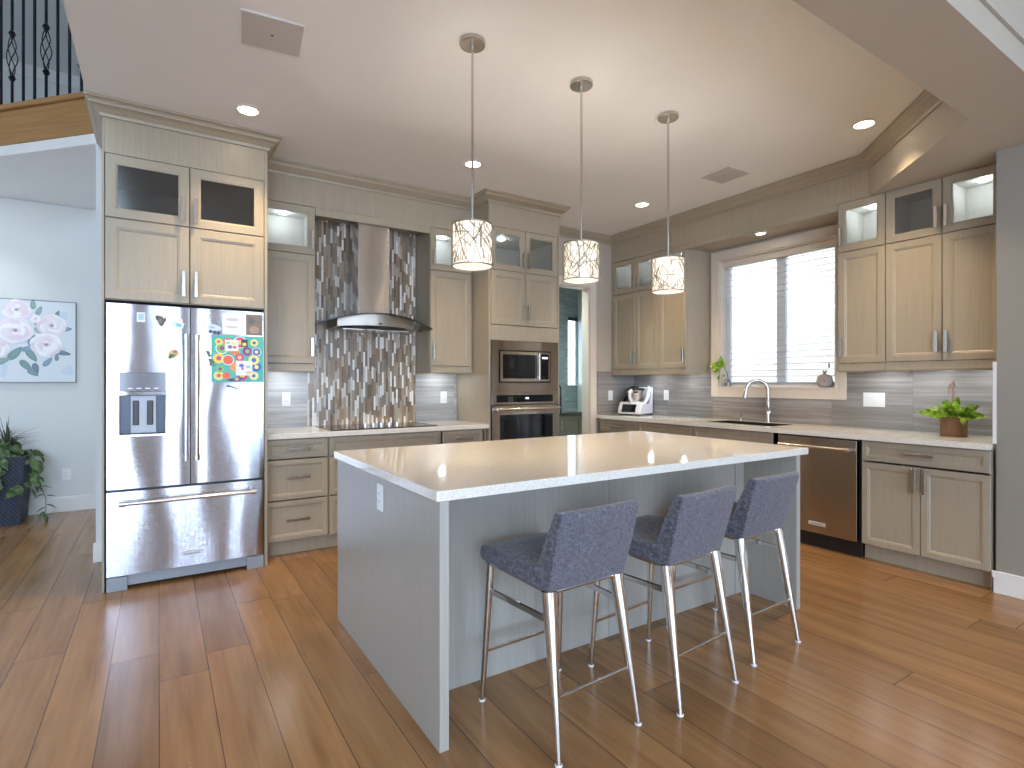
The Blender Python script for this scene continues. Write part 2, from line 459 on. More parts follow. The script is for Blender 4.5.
def colmesh(name, polys, parent=None, mat='print', **k):
    """flat coloured polygons [(points, colour)] as one mesh with a colour attribute"""
    me = bpy.data.meshes.new(name); vs = []; fs = []; cs = []
    for pts, c in polys:
        fs.append(list(range(len(vs), len(vs) + len(pts)))); vs += pts; cs.append(c)
    me.from_pydata(vs, [], fs); a = me.attributes.new('col', 'FLOAT_COLOR', 'CORNER'); i = 0
    for f, c in zip(fs, cs):
        for _ in f: a.data[i].color = c; i += 1
    me.materials.append(MAT[mat]); o = bpy.data.objects.new(name, me); C.objects.link(o)
    if parent: o.parent = parent
    return o
def ell(cx, cz, rx, rz, rot=0.0, n=14, y=0.0, wob=0.0, seed=0):
    rnd = random.Random(seed); ph = rnd.random() * 6
    pts = []
    for k in range(n):
        a = 2 * PI * k / n; q = 1 + wob * math.sin(3 * a + ph)
        px, pz = rx * q * math.cos(a), rz * q * math.sin(a)
        pts.append((cx + px * math.cos(rot) - pz * math.sin(rot), y, cz + px * math.sin(rot) + pz * math.cos(rot)))
    return pts
def rect(x0, x1, z0, z1, y=0.0): return [(x0, y, z0), (x1, y, z0), (x1, y, z1), (x0, y, z1)]

def text_mesh(name, body, size, mat, parent, loc, rot=(PI / 2, 0, 0), depth=0.0006):
    cu = bpy.data.curves.new('lettering', 'FONT'); cu.body = body; cu.size = size; cu.extrude = depth; cu.align_x = 'CENTER'; cu.align_y = 'CENTER'
    t = bpy.data.objects.new('lettering', cu); C.objects.link(t)
    dg = bpy.context.evaluated_depsgraph_get()
    me = bpy.data.meshes.new_from_object(t.evaluated_get(dg)); bpy.data.objects.remove(t); bpy.data.curves.remove(cu)
    me.materials.clear(); me.materials.append(MAT[mat] if isinstance(mat, str) else mat)
    o = bpy.data.objects.new(name, me); C.objects.link(o); o.parent = parent; o.location = loc; o.rotation_euler = rot
    return o

# ------------------------------------------------------------------ room shell
CZ = 3.022          # kitchen ceiling
BZ = 2.715          # underside of beam and corner soffit
struct(bx('floor', (LX - .2, 1.0, FY - .2, 5.8, -0.08, 0.0), 'floor'), 'honey brown oak plank floor running through kitchen and hall', 'floor')
bm = BM(); box(bm, -5.295, 0.15, -4.10, 0.0, CZ, CZ + 0.12); box(bm, -5.295, 0.15, FY - .1, -4.10, CZ, CZ + 0.12)
struct(build('ceiling', bm, 'ceiling'), 'flat pale warm white ceiling over the kitchen', 'ceiling')
struct(bx('ceiling_beam', (-9.9, -0.6, -4.10, -3.79, BZ, CZ - 0.001), 'wall'), 'dropped ceiling beam crossing above the near edge of the kitchen', 'beam')
# wall behind the hood, with the pantry doorway set a little forward
bm = BM()
box(bm, -5.2235, -1.62, 0.0, 0.12, 0, CZ)
DX0, DX1, DH, WY = -1.50, -0.72, 2.395, -0.07
box(bm, -1.62, DX0, WY, WY + 0.12, 0, CZ); box(bm, DX1, 0.0, WY, WY + 0.12, 0, CZ); box(bm, DX0, DX1, WY, WY + 0.12, DH, CZ)
struct(build('wall_back', bm, 'wall'), 'warm grey wall behind the range hood with the pantry doorway', 'wall')
# window wall
WIN = (-2.47, -1.30, 1.235, 2.56)   # y0 y1 z0 z1 of the opening
bm = BM()
box(bm, 0, 0.15, -3.72, WIN[0], 0, CZ); box(bm, 0, 0.15, WIN[1], WY + .12, 0, CZ)
box(bm, 0, 0.15, WIN[0], WIN[1], 0, WIN[2]); box(bm, 0, 0.15, WIN[0], WIN[1], WIN[3], CZ)
struct(build('wall_right', bm, 'wall'), 'grey wall with the sink window, behind counter and upper cabinets', 'wall')
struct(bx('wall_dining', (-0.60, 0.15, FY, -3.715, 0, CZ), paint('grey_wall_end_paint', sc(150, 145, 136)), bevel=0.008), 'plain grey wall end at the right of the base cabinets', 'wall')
struct(bx('baseboard_dining', [(-0.616, -0.6, FY, -3.70, 0, 0.135), (-0.616, 0.0, -3.715, -3.70, 0, 0.1)], 'white', bevel=0.004), 'tall white baseboard along the plain wall end', 'baseboard')
# hall and upper landing
struct(bx('wall_hall', (LX, -5.25, 2.10, 2.20, 0, 3.06), 'wall_hall'), 'cool grey hall wall behind the flower canvas', 'wall')
struct(bx('wall_passage', (-5.25, -5.13, 0.12, 2.10, 0, 3.06), 'wall_hall'), 'grey wall closing the hall behind the kitchen', 'wall')
struct(bx('baseboard_hall', [(LX, -5.25, 2.084, 2.10, 0, 0.135), (LX, -5.25, 2.09, 2.10, 0.135, 0.15)], 'white', bevel=0.003), 'white baseboard along the hall wall beside the planter', 'baseboard')
struct(bx('baseboard_corner', (-5.326, -5.226, -0.016, 0.0, 0, 0.14), 'white', bevel=0.003), 'short white baseboard piece on the wall corner beside the fridge panel', 'baseboard')
struct(bx('wall_corner', (-5.311, -5.2235, -.003, .121, 0, CZ), 'wall_hall'), 'narrow pale strip of wall between the hall and the refrigerator cabinet', 'wall')
DIR = Vector((-0.68, 0.72)).normalized(); P0 = Vector((-5.30, 0.14)); END = P0 + DIR * 2.72
bm = BM(); prism(bm, [(-5.30, 0.14), (END.x, END.y), (LX, END.y), (LX, 5.7), (-5.295, 5.7)], 3.063, 3.43)
struct(build('ceiling_hall', bm, 'ceiling'), 'pale ceiling of the hall under the upper landing', 'ceiling')
NRM = Vector((DIR.y, -DIR.x)) * -1          # away from the landing
if NRM.y > 0: NRM = -NRM
def along(name, o0, o1, z0, z1, mat, label, cat, s0=0.0, s1=2.72, bev=0.004):
    bm = BM(); a = P0 + DIR * s0; b = P0 + DIR * s1
    prism(bm, [tuple(a + NRM * o0), tuple(b + NRM * o0), tuple(b + NRM * o1), tuple(a + NRM * o1)], z0, z1)
    return struct(build(name, bm, mat, bevel=bev), label, cat)
along('trim_1', 0.0, 0.012, 3.063, 3.142, 'white', 'white trim board under the wooden landing edge', 'trim')
along('trim_2', 0.0, 0.02, 3.142, 3.405, 'oak', 'honey oak fascia board of the upper landing', 'trim')
along('trim_3', -0.12, 0.045, 3.405, 3.445, 'oak', 'honey oak nosing on top of the landing edge under the balusters', 'trim')
struct(bx('wall_upper', [(LX, -5.2, 5.6, 5.7, 3.43, 5.9), (-5.30, -5.18, FY, 5.6, CZ + .121, 5.9)], 'wall_hall'), 'grey upstairs wall seen behind the balusters', 'wall')
bm = BM(); sweep(bm, [(LX, 5.6), (-5.3, 5.6)], [(0, 5.74), (0.02, 5.74), (0.11, 5.86), (0.11, 5.88), (0, 5.88)])
struct(build('trim_4', bm, 'white'), 'white crown moulding of the upstairs wall behind the balusters', 'trim')
struct(bx('ceiling_upper', (LX, -5.18, FY, 5.7, 5.88, 5.98), 'ceiling'), 'high ceiling above the open stair void', 'ceiling')
# the rest of the room, behind the camera, with its windows
def holed(axis, fixed0, fixed1, a0, a1, z1, holes):
    """a wall along an axis, cut into vertical strips around its openings"""
    bm = BM(); cuts = sorted({a0, a1} | {h[0] for h in holes} | {h[1] for h in holes})
    for p, q in zip(cuts, cuts[1:]):
        spans = sorted((h[2], h[3]) for h in holes if h[0] <= p + 1e-6 and h[1] >= q - 1e-6); z = 0.0
        for s, e in spans + [(z1, z1)]:
            if s > z + 1e-4:
                if axis == 'x': box(bm, p, q, fixed0, fixed1, z, s)
                else: box(bm, fixed0, fixed1, p, q, z, s)
            z = e
    return bm
struct(build('wall_front', holed('x', FY - .12, FY, LX, 0.15, 5.9, FRONT_WIN), 'wall_hall'), 'grey wall behind the viewer with tall windows', 'wall')
struct(build('wall_left', holed('y', LX - .12, LX, FY, 5.7, 5.9, LEFT_FILL_WIN), 'wall_hall'), 'grey wall of the tall room left of the kitchen', 'wall')
wn = 2
for (a, b, z0, z1) in FRONT_WIN:
    wn += 1; t = 0.05; m = (a + b) / 2
    struct(bx('window_%d' % wn, [(a, a + t, FY - .1, FY - .03, z0, z1), (b - t, b, FY - .1, FY - .03, z0, z1), (a, b, FY - .1, FY - .03, z0, z0 + t), (a, b, FY - .1, FY - .03, z1 - t, z1), (m - .03, m + .03, FY - .1, FY - .03, z0, z1)], 'white'), 'white framed window of the wall behind the viewer', 'window')
for (a, b, z0, z1) in LEFT_FILL_WIN:
    wn += 1; t = 0.05; m = (a + b) / 2
    struct(bx('window_%d' % wn, [(LX - .1, LX - .03, a, a + t, z0, z1), (LX - .1, LX - .03, b - t, b, z0, z1), (LX - .1, LX - .03, a, b, z0, z0 + t), (LX - .1, LX - .03, a, b, z1 - t, z1), (LX - .1, LX - .03, m - .03, m + .03, z0, z1)], 'white'), 'white framed unseen window added at the left to light the hall', 'window')
# near-room crown on the beam
bm = BM(); sweep(bm, [(-0.6, -4.10), (-9.9, -4.10)][::-1], [(0, 2.835), (0.015, 2.835), (0.03, 2.87), (0.10, 2.98), (0.10, CZ), (0, CZ)])
struct(build('trim_5', bm, 'wall'), 'white crown moulding on the near side of the ceiling beam', 'trim')

# ------------------------------------------------------------------ crown, frieze and soffits above the cabinets
def crown(bm, path, z0=2.925, z1=CZ - 0.001, out=0.082):
    h = z1 - z0
    sweep(bm, path, [(-0.003, z0), (0.010, z0), (0.014, z0 + .012), (0.014, z0 + .02), (0.030, z0 + .3 * h), (0.052, z0 + .52 * h),
                     (0.060, z0 + .56 * h), (0.060, z0 + .62 * h), (out - .006, z0 + .84 * h), (out, z0 + .86 * h), (out, z1), (-0.003, z1)])
bm = BM(); box(bm, -4.283, -2.412, -0.341, 0, 2.7125, CZ - 0.001); crown(bm, [(-4.283, -0.341), (-2.412, -0.341)])
struct(build('trim_6', bm, 'cabinet', smooth=True), 'greige frieze and crown moulding above the hood wall cabinets', 'trim')
bm = BM(); box(bm, -0.377, 0, -3.712, -0.075, 2.7125, CZ - 0.001)
crown(bm, [(-0.377, -0.075), (-0.377, -2.905)])
struct(build('trim_7', bm, 'cabinet', smooth=True), 'greige frieze and crown moulding above the window wall cabinets', 'trim')
bm = BM(); prism(bm, [(-0.378, -2.906), (-1.262, -3.79), (-0.378, -3.79)], BZ - .001, CZ - 0.001)
struct(build('ceiling_soffit', bm, 'wall'), 'dropped diagonal corner soffit over the last upper cabinets', 'soffit')
bm = BM(); crown(bm, [(-0.378, -2.906), (-1.262, -3.79)])
struct(build('trim_8', bm, 'cabinet', smooth=True), 'crown moulding along the diagonal corner soffit', 'trim')
bm = BM(); crown(bm, [(-1.60, WY), (-0.378, WY)])
struct(build('trim_9', bm, 'cabinet', smooth=True), 'short crown moulding over the pantry doorway', 'trim')
# pantry doorway casing
cw = 0.092
struct(bx('trim_10', [(DX1, DX1 + cw, WY - .018, WY, 0, DH + cw), (DX0 - cw, DX0, WY - .018, WY, 0, DH + cw), (DX0, DX1, WY - .018, WY, DH, DH + cw),
                      (DX1 - .012, DX1, WY, WY + .12, 0, DH), (DX0, DX1, WY, WY + .12, DH - .012, DH)], 'casing', bevel=0.003), 'cream casing around the pantry doorway', 'trim')
# backsplashes
struct(bx('wall_backsplash_hood', [(-4.284, -3.845, -0.008, 0, 0.915, 1.40), (-2.852, -2.412, -0.008, 0, 0.915, 1.40)], 'tile_x'), 'veined tile backsplash, lightened for under-cabinet light, either side of the mosaic', 'backsplash')
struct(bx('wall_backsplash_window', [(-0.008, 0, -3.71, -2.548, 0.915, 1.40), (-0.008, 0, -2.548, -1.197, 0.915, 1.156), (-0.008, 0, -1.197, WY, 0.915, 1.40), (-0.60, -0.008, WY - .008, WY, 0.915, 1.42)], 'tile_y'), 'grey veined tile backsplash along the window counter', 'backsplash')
struct(bx('trim_11', (-0.612, -0.6, -3.722, -3.706, 0.915, 1.42), 'white'), 'thin white edge strip where the backsplash meets the plain wall', 'trim')
bm = BM(); box(bm, -3.805, -2.857, -0.012, 0, 0.915, 2.72); box(bm, -3.845, -3.805, -0.012, 0, 0.915, 1.375)
struct(build('wall_mosaic', bm, 'mosaic'), 'vertical stacked mosaic of brown, grey and white glass behind the hood', 'mosaic')
struct(bx('trim_12', (-3.853, -3.846, -0.014, 0, 0.915, 1.375), 'casing'), 'thin cream edge strip beside the mosaic', 'trim')

# ------------------------------------------------------------------ cabinet builders (local: x right, y into the wall, z up, y=0 the door face)
def shaker(bm, x0, x1, z0, z1, yf=0.0, t=0.02, fr=0.058, rec=0.009, open_=False):
    def ring(i, y): return [bm.verts.new(p) for p in ((x0 + i, y, z0 + i), (x1 - i, y, z0 + i), (x1 - i, y, z1 - i), (x0 + i, y, z1 - i))]
    seq = [(0, yf + t), (0, yf + .0025), (.0025, yf), (fr - .012, yf), (fr - .009, yf + .0025), (fr - .003, yf + .0035), (fr + .004, yf + rec)]
    if open_: seq[-1] = (fr, yf + .006); seq.append((fr, yf + t))
    rings = [ring(*s) for s in seq]
    for a, b in zip(rings, rings[1:]):
        for k in range(4): bm.faces.new((a[k], a[(k + 1) % 4], b[(k + 1) % 4], b[k]))
    if open_:
        a, b = rings[-1], rings[0]
        for k in range(4): bm.faces.new((a[k], a[(k + 1) % 4], b[(k + 1) % 4], b[k]))
    else:
        bm.faces.new(rings[-1]); bm.faces.new(rings[0][::-1])

def pull(parent, x, z, L, vert=True, mat='nickel', yf=0.0, wd=0.020):
    bm = BM(); y0, y1 = yf - .036, yf - .026
    if vert:
        box(bm, x - wd / 2, x + wd / 2, y0, y1, z - L / 2, z + L / 2)
        for s in (-1, 1): box(bm, x - .005, x + .005, y1, yf + .001, z + s * (L / 2 - .02) - .005, z + s * (L / 2 - .02) + .005)
    else:
        box(bm, x - L / 2, x + L / 2, y0, y1, z - wd / 2, z + wd / 2)
        for s in (-1, 1): box(bm, x + s * (L / 2 - .02) - .005, x + s * (L / 2 - .02) + .005, y1, yf + .001, z - .005, z + .005)
    return build('handle', bm, mat, parent, bevel=0.0015)

def door(cab, x0, x1, z0, z1, handle=None, glass=False, name='door', mat='cabinet', fr=0.058, hl=0.15):
    g = 0.0024; bm = BM(); shaker(bm, x0 + g, x1 - g, z0 + g, z1 - g, fr=fr, open_=glass)
    d = build(name, bm, mat, cab)
    if glass:
        bx('glass_pane', (x0 + fr - .003, x1 - fr + .003, .010, .014, z0 + fr - .003, z1 - fr + .003), 'glass_door', d)
    if handle: pull(d, handle[0], handle[1], hl, handle[2] == 'v')
    return d

def carcass(cab, W, D, z0, z1, shelves=(), mat='cabinet', t=0.018, top=True):
    bm = BM(); y0, y1 = 0.021, D
    box(bm, 0, t, y0, y1, z0, z1); box(bm, W - t, W, y0, y1, z0, z1)
    box(bm, t, W - t, y0, y1, z0, z0 + t)
    if top: box(bm, t, W - t, y0, y1, z1 - t, z1)
    for s in shelves: box(bm, t, W - t, y0, y1, s - t / 2, s + t / 2)
    box(bm, t, W - t, y1 - .008, y1, z0 + t, z1 - t)
    c = build('carcass', bm, mat, cab)
    return c

def liner(cab, x0, x1, D, z0, z1, puck=True, power=PUCK_W, mat='interior'):
    """pale lining of a lit glass compartment with its puck lamp"""
    bm = BM(); e = .004
    box(bm, x0, x1, D - .016, D - .009, z0, z1); box(bm, x0, x0 + e, .024, D - .016, z0, z1); box(bm, x1 - e, x1, .024, D - .016, z0, z1)
    box(bm, x0 + e, x1 - e, .024, D - .016, z0, z0 + e); box(bm, x0 + e, x1 - e, .024, D - .016, z1 - e, z1)
    build('lining', bm, mat, cab)
    if puck:
        cx, cy = (x0 + x1) / 2, D * .55
        bm = BM(); lathe(bm, [(.030, 0), (.034, -.004), (.034, -.012), (.026, -.014)], 20, (cx, cy, z1 - e - .0005))
        p = build('puck_light', bm, 'lampcool', cab, smooth=True)
        lamp('puck_lamp', 'POINT', cab, (cx, cy, z1 - .045), power, (.85, .92, 1.0), .02)

def light_rail(cab, W, z0, z1):
    bm = BM(); box(bm, 0, W, -.004, .020, z0, z1); box(bm, 0, W, -.009, -.004, z0 + .008, z0 + .02); box(bm, 0, W, -.007, -.004, z1 - .012, z1)
    build('light_rail', bm, 'cabinet', cab, bevel=.002)

def under_light(cab, x, y, z, power=UNDER_W):
    bm = BM(); lathe(bm, [(.032, 0), (.034, -.010), (.024, -.013)], 18, (x, y, z - .0005))
    build('puck_light', bm, 'lampcool', cab, smooth=True)
    lamp('under_lamp', 'AREA', cab, (x, y, z - .016), power, (.86, .93, 1.0), .05)

TOP, SPL, DB = 2.711, 2.3225, 1.442
def rz_point(face, start):       # window wall: local x runs towards -Y
    return (face, start, 0)
# --- tall cabinet over the fridge
FX0, FX1, FF = -5.223, -4.285, -0.754
t = thing('fridge_cabinet', 'tall greige cabinet surround enclosing the refrigerator, with two glass doors on top', 'cabinet', (FX0, FF, 0))
Wf, Df = FX1 - FX0, -FF - 0.002
bm = BM(); box(bm, 0, .012, .0, Df, 0, CZ - .005); build('side_panel', bm, 'cabinet', t, bevel=.002)
bm = BM(); box(bm, Wf - .02, Wf, .0, Df, 0, CZ - .005); build('side_panel', bm, 'cabinet', t, bevel=.002)
bm = BM(); box(bm, .012, Wf - .02, 0.004, Df, 2.711, CZ - .005); build('frieze', bm, 'cabinet', t)
bm = BM(); crown(bm, [(0, Df), (0, 0), (Wf, 0), (Wf, Df)]); build('crown_molding', bm, 'cabinet', t, smooth=True)
bm = BM(); x0, x1 = .013, Wf - .021
box(bm, x0, x1, .021, Df, 1.806, 1.824); box(bm, x0, x1, .021, Df, 2.301, 2.319); box(bm, x0, x1, Df - .01, Df, 1.824, 2.711)
build('carcass', bm, 'cabinet', t)
xm = (x0 + x1) / 2
liner(t, x0, x1, Df, 2.3195, 2.710, puck=False, mat='interior_shade')
door(t, x0, xm, 2.315, 2.709, (xm - .035, 2.42, 'v'), True, fr=.062, hl=.17)
door(t, xm, x1, 2.315, 2.709, (xm + .035, 2.42, 'v'), True, fr=.062, hl=.17)
door(t, x0, xm, 1.808, 2.311, (xm - .035, 1.935, 'v'), fr=.066, hl=.17)
door(t, xm, x1, 1.808, 2.311, (xm + .035, 1.935, 'v'), fr=.066, hl=.17)

# --- upper cabinets beside the hood
def upper(name, label, loc, rz, W, D, doors, lights, z0=1.375, bd=(), shift=0.0):
    t = thing(name, label, 'cabinet', loc, rz, 'upper cabinets')
    carcass(t, W, D, DB - .03, TOP, (SPL,))
    light_rail(t, W, z0, DB - .002)
    for s in (0, W - .018):
        bx('rail_return', (s, s + .018, .0205, D, z0, DB - .031), 'cabinet', t)
    for a, b, h in doors:
        hx = a + .028 if h == 'l' else b - .028
        door(t, a, b, SPL, TOP, (hx, SPL + .115, 'v'), True)
        door(t, a, b, DB, SPL - .002, (hx, DB + .135, 'v'))
        dvd = [d for d in doors]
    for (a, b, lit) in lights: liner(t, a, b, D, SPL + .010, TOP - .019, lit)
    return t
UY = -0.341
D1 = 0.338
t = upper('upper_cabinet', 'narrow upper cabinet between the refrigerator and the mosaic, handle on its right edge', (-4.284, UY, 0), 0, 0.421, D1, [(0, .421, 'r')], [(.019, .402, True)])
under_light(t, .21, .19, DB - .031, UNDER_W)
t = upper('upper_cabinet', 'narrow upper cabinet between the range hood and the oven tower, handle on its left edge', (-2.85, UY, 0), 0, 0.425, D1, [(0, .425, 'l')], [(.019, .406, True)])
under_light(t, .21, .19, DB - .031)
bx('filler_strip', (.425, .437, .02, D1, 1.375, TOP), 'cabinet', t)
tag(bx('hood_valance', (-3.8625, -2.8505, -0.341, -0.321, 2.648, 2.7115), 'cabinet', bevel=.001), 'flat greige board bridging the two upper cabinets above the hood chimney', 'valance')

# --- oven tower
TX0, TX1, TY = -2.409, -1.601, -0.638
Wt, Dt = TX1 - TX0, -TY - 0.002
t = thing('oven_tower', 'tall greige cabinet holding the microwave and wall oven, its crown higher than its neighbours', 'cabinet', (TX0, TY, 0))
for a, b in ((0, .02), (Wt - .02, Wt)): bx('side_panel', (a, b, 0, Dt - (.075 if a else 0), 0, CZ - .005), 'cabinet', t, .002)
bx('frieze', (.02, Wt - .02, .004, .3, 2.726, CZ - .005), 'cabinet', t)
bm = BM(); crown(bm, [(0, Dt), (0, 0), (Wt, 0), (Wt, Dt - .075)], 2.932); build('crown_molding', bm, 'cabinet', t, smooth=True)
bm = BM()
for z in (1.822, 2.326, 2.708): box(bm, .021, Wt - .021, .021, Dt - .08, z - .018, z)
box(bm, .021, Wt - .021, Dt - .09, Dt - .08, .12, 2.70); box(bm, .021, Wt - .021, .0, .02, 1.683, 1.820)
box(bm, .021, Wt - .021, .021, Dt - .1, .48, .50)
build('carcass', bm, 'cabinet', t)
xm = Wt / 2
liner(t, .022, Wt - .022, Dt - .075, 2.327, 2.689, False)
bm = BM(); lathe(bm, [(.030, 0), (.034, -.004), (.034, -.012), (.026, -.014)], 20, (.27, .22, 2.6845)); build('puck_light', bm, 'lampcool', t, smooth=True)
lamp('puck_lamp', 'POINT', t, (.27, .22, 2.64), PUCK_W * .5, (.85, .92, 1.0), .02)
door(t, .022, xm, 2.328, 2.724, (xm - .028, 2.44, 'v'), True); door(t, xm, Wt - .022, 2.328, 2.724, (xm + .028, 2.44, 'v'), True)
door(t, .022, xm, 1.824, 2.324, (xm - .028, 1.95, 'v')); door(t, xm, Wt - .022, 1.824, 2.324, (xm + .028, 1.95, 'v'))
door(t, .022, Wt - .022, .125, .495, (xm, .42, 'h'), name='drawer')
bx('toe_kick', (.02, Wt - .02, .07, .09, 0, .118), 'cabinet', t)

# --- upper cabinets on the window wall
WXU = -0.377; DU = 0.374
def wupper(label, y0, edges, hands, lits, **k):
    W = y0 - edges[-1]
    es = [y0] + edges; ds = [(y0 - a, y0 - b, h) for a, b, h in zip(es, es[1:], hands)]
    t = upper('upper_cabinet', label, (WXU, y0, 0), R(-90), W, DU, ds, [(y0 - a + .019, y0 - b - .019, l) for a, b, l in zip(es, es[1:], lits)])
    return t, W
t, W = wupper('double upper cabinet in the corner above the white food processor', -0.091, [-0.455, -0.809], 'rl', (True, True))
under_light(t, .42, .2, DB - .031)
bx('filler_strip', (-.014, -.0005, .0, .02, 1.375, TOP), 'cabinet', t)
t, W = wupper('single upper cabinet just left of the sink window with its plain side showing', -0.810, [-1.177], 'r', (True,))
under_light(t, .18, .2, DB - .031)
t, W = wupper('single upper cabinet just right of the sink window, handle on its window side', -2.673, [-3.012], 'l', (True,))
under_light(t, .2, .2, DB - .031)
t, W = wupper('double upper cabinet above the potted plant, against the plain wall end', -3.013, [-3.365, -3.700], 'rl', (False, True))
under_light(t, .2, .2, DB - .031); under_light(t, .52, .2, DB - .031)
tag(bx('window_valance', [(WXU, WXU + .02, -2.672, -1.178, 2.660, 2.7115), (WXU + .02, -.001, -2.672, -1.178, 2.676, 2.7115)], 'cabinet', bevel=.001),
    'greige valance board with boxed underside above the sink window', 'valance', kind='structure')

# --- base cabinets
def base(label, loc, rz, W, D, fronts, toe=.07, kick=(0, 0)):
    t = thing('base_cabinet', label, 'cabinet', loc, rz, 'base cabinets')
    carcass(t, W, D, .113, .875, top='sink' not in label)
    bx('toe_kick', (0, W, toe, toe + .018, 0, .112), 'cabinet', t)
    for f in fronts:
        kind, a, b, z0, z1, h = f
        door(t, a, b, z0, z1, h, name=kind, fr=.05 if kind == 'door' else .045, hl=.17)
    return t
BF = -0.613; DBs = -BF - .003
base('three drawer base cabinet beside the refrigerator', (-4.284, BF, 0), 0, .456, DBs,
     [('drawer', .002, .454, .722, .868, (.228, .797, 'h')), ('drawer', .002, .454, .417, .718, (.228, .585, 'h')), ('drawer', .002, .454, .115, .413, (.228, .27, 'h'))])
base('wide base cabinet under the cooktop, mostly hidden by the island', (-3.826, BF, 0), 0, .94, DBs,
     [('drawer', .002, .938, .722, .868, None), ('drawer', .002, .938, .417, .718, (.47, .63, 'h')), ('drawer', .002, .938, .115, .413, (.47, .33, 'h'))])
base('narrow drawer base cabinet between cooktop and oven tower', (-2.884, BF, 0), 0, .472, DBs,
     [('drawer', .026, .43, .722, .868, (.23, .797, 'h')), ('door', .026, .43, .115, .718, (.39, .62, 'v'))])
BX = -0.606; DW = -BX - .003
def wbase(label, ya, yb, fr): return base(label, (BX, ya, 0), R(-90), ya - yb, DW, fr)
wbase('base cabinet with a drawer in the corner under the food processor', -.092, -.718,
      [('drawer', .03, .624, .722, .868, (.327, .797, 'h')), ('door', .03, .327, .115, .718, (.29, .62, 'v')), ('door', .327, .624, .115, .718, (.364, .62, 'v'))])
wbase('base cabinet with a wide drawer between the corner and the sink cabinet', -.720, -1.448,
      [('drawer', .002, .726, .722, .868, None), ('door', .002, .364, .115, .718, (.33, .62, 'v')), ('door', .364, .726, .115, .718, (.398, .62, 'v'))])
wbase('sink base cabinet with a false front left of the dishwasher', -1.450, -2.318,
      [('drawer', .002, .814, .722, .868, None), ('door', .002, .408, .115, .718, (.37, .62, 'v')), ('door', .408, .814, .115, .718, (.446, .62, 'v'))])
t = wbase('base cabinet with one drawer over two doors right of the dishwasher', -2.946, -3.698,
      [('drawer', .006, .750, .724, .868, (.375, .800, 'h')), ('door', .006, .375, .115, .716, (.345, .625, 'v')), ('door', .375, .750, .115, .716, (.405, .625, 'v'))])

# --- countertops
def slab(name, label, dims, mat='counter', bev=.003): return tag(bx(name, dims, mat, bevel=bev), label, 'countertop')
slab('countertop', 'speckled beige stone countertop holding the cooktop along the hood wall', (-4.284, -2.411, -0.648, -0.001, .8755, .914))
SK = (-0.50, -0.13, -2.19, -1.50)      # sink cut-out
slab('countertop', 'long speckled beige stone countertop with the sink under the window', [(-0.648, -0.001, -3.70, SK[2], .8755, .914), (-0.648, -0.001, SK[3], -0.083, .8755, .914), (-0.648, SK[0], SK[2], SK[3], .8755, .914), (SK[1], -0.001, SK[2], SK[3], .8755, .914)], bev=.0)

# ------------------------------------------------------------------ refrigerator
FC = 4.7565
t = thing('refrigerator', 'stainless french door refrigerator with a bottom freezer drawer and a door dispenser', 'refrigerator', (-FC, -0.768, 0))
HW = 0.448
bx('body', (-HW + .004, HW - .004, .05, .70, .03, 1.79), 'black', t)
def bowed(bm, x0, x1, z0, z1, hole=None, bow=.003, th=.045, n=14, m=1):
    """slab with a gently bowed front at y = -bow..0"""
    f = lambda x: -bow * (1 - ((2 * x - x0 - x1) / (x1 - x0)) ** 4)
    xs = [x0 + (x1 - x0) * i / n for i in range(n + 1)]; zs = [z0, z1]
    if hole: xs = sorted(set([round(x, 5) for x in xs if not (hole[0] - .008 < x < hole[0] + .008 or hole[1] - .008 < x < hole[1] + .008)] + [hole[0], hole[1]])); zs = [z0, hole[2], hole[3], z1]
    g = [[bm.verts.new((x, f(x), z)) for x in xs] for z in zs]
    for j in range(len(zs) - 1):
        for i in range(len(xs) - 1):
            if hole and j == 1 and hole[0] - 1e-6 <= xs[i] and xs[i + 1] <= hole[1] + 1e-6: continue
            bm.faces.new((g[j][i], g[j][i + 1], g[j + 1][i + 1], g[j + 1][i]))
    bk = [[bm.verts.new((x, th, z)) for x in (x0, x1)] for z in (z0, z1)]
    bm.faces.new((bk[0][0], bk[1][0], bk[1][1], bk[0][1]))
    bm.faces.new([g[j][0] for j in range(len(zs))] + [bk[1][0], bk[0][0]])
    bm.faces.new([g[j][-1] for j in range(len(zs))][::-1] + [bk[0][1], bk[1][1]])
    bm.faces.new(g[0][::-1] + [bk[0][0], bk[0][1]]); bm.faces.new(g[-1] + [bk[1][1], bk[1][0]])
    return f
XS = -4.756 + FC
bm = BM(); DH4 = (-.380, -.137, .968, 1.213)
fl = bowed(bm, -HW + .004, XS - .003, .628, 1.782, DH4)
dl = build('door', bm, 'steel_fridge', t, smooth=True)
bm = BM(); fr_ = bowed(bm, XS + .003, HW - .004, .628, 1.782); dr = build('door', bm, 'steel_fridge', t, smooth=True)
bm = BM(); ff = bowed(bm, -HW + .004, HW - .004, .092, .612); fz = build('freezer_drawer', bm, 'steel_fridge', t, smooth=True)
def bar(parent, p0, p1, r=.0105, mount=.045):
    p0, p1 = Vector(p0), Vector(p1); d = (p1 - p0).normalized(); bm = BM()
    tube(bm, [p0, p1], r, 14)
    for p, s in ((p0, 1), (p1, -1)):
        tube(bm, [p + d * s * .014, p + d * s * .014 + Vector((0, mount, 0))], r * 1.1, 12)
        tube(bm, [p - d * s * .004, p + d * s * .03], r * 1.28, 14)
    return build('handle', bm, 'nickel', parent, smooth=True)
bar(dl, (-4.783 + FC, -.058, .79), (-4.783 + FC, -.058, 1.60), .0145, .056)
bar(dr, (-4.722 + FC, -.058, .79), (-4.722 + FC, -.058, 1.60), .0145, .056)
bar(fz, (-.375, -.058, .545), (.385, -.058, .545), .013, .05)
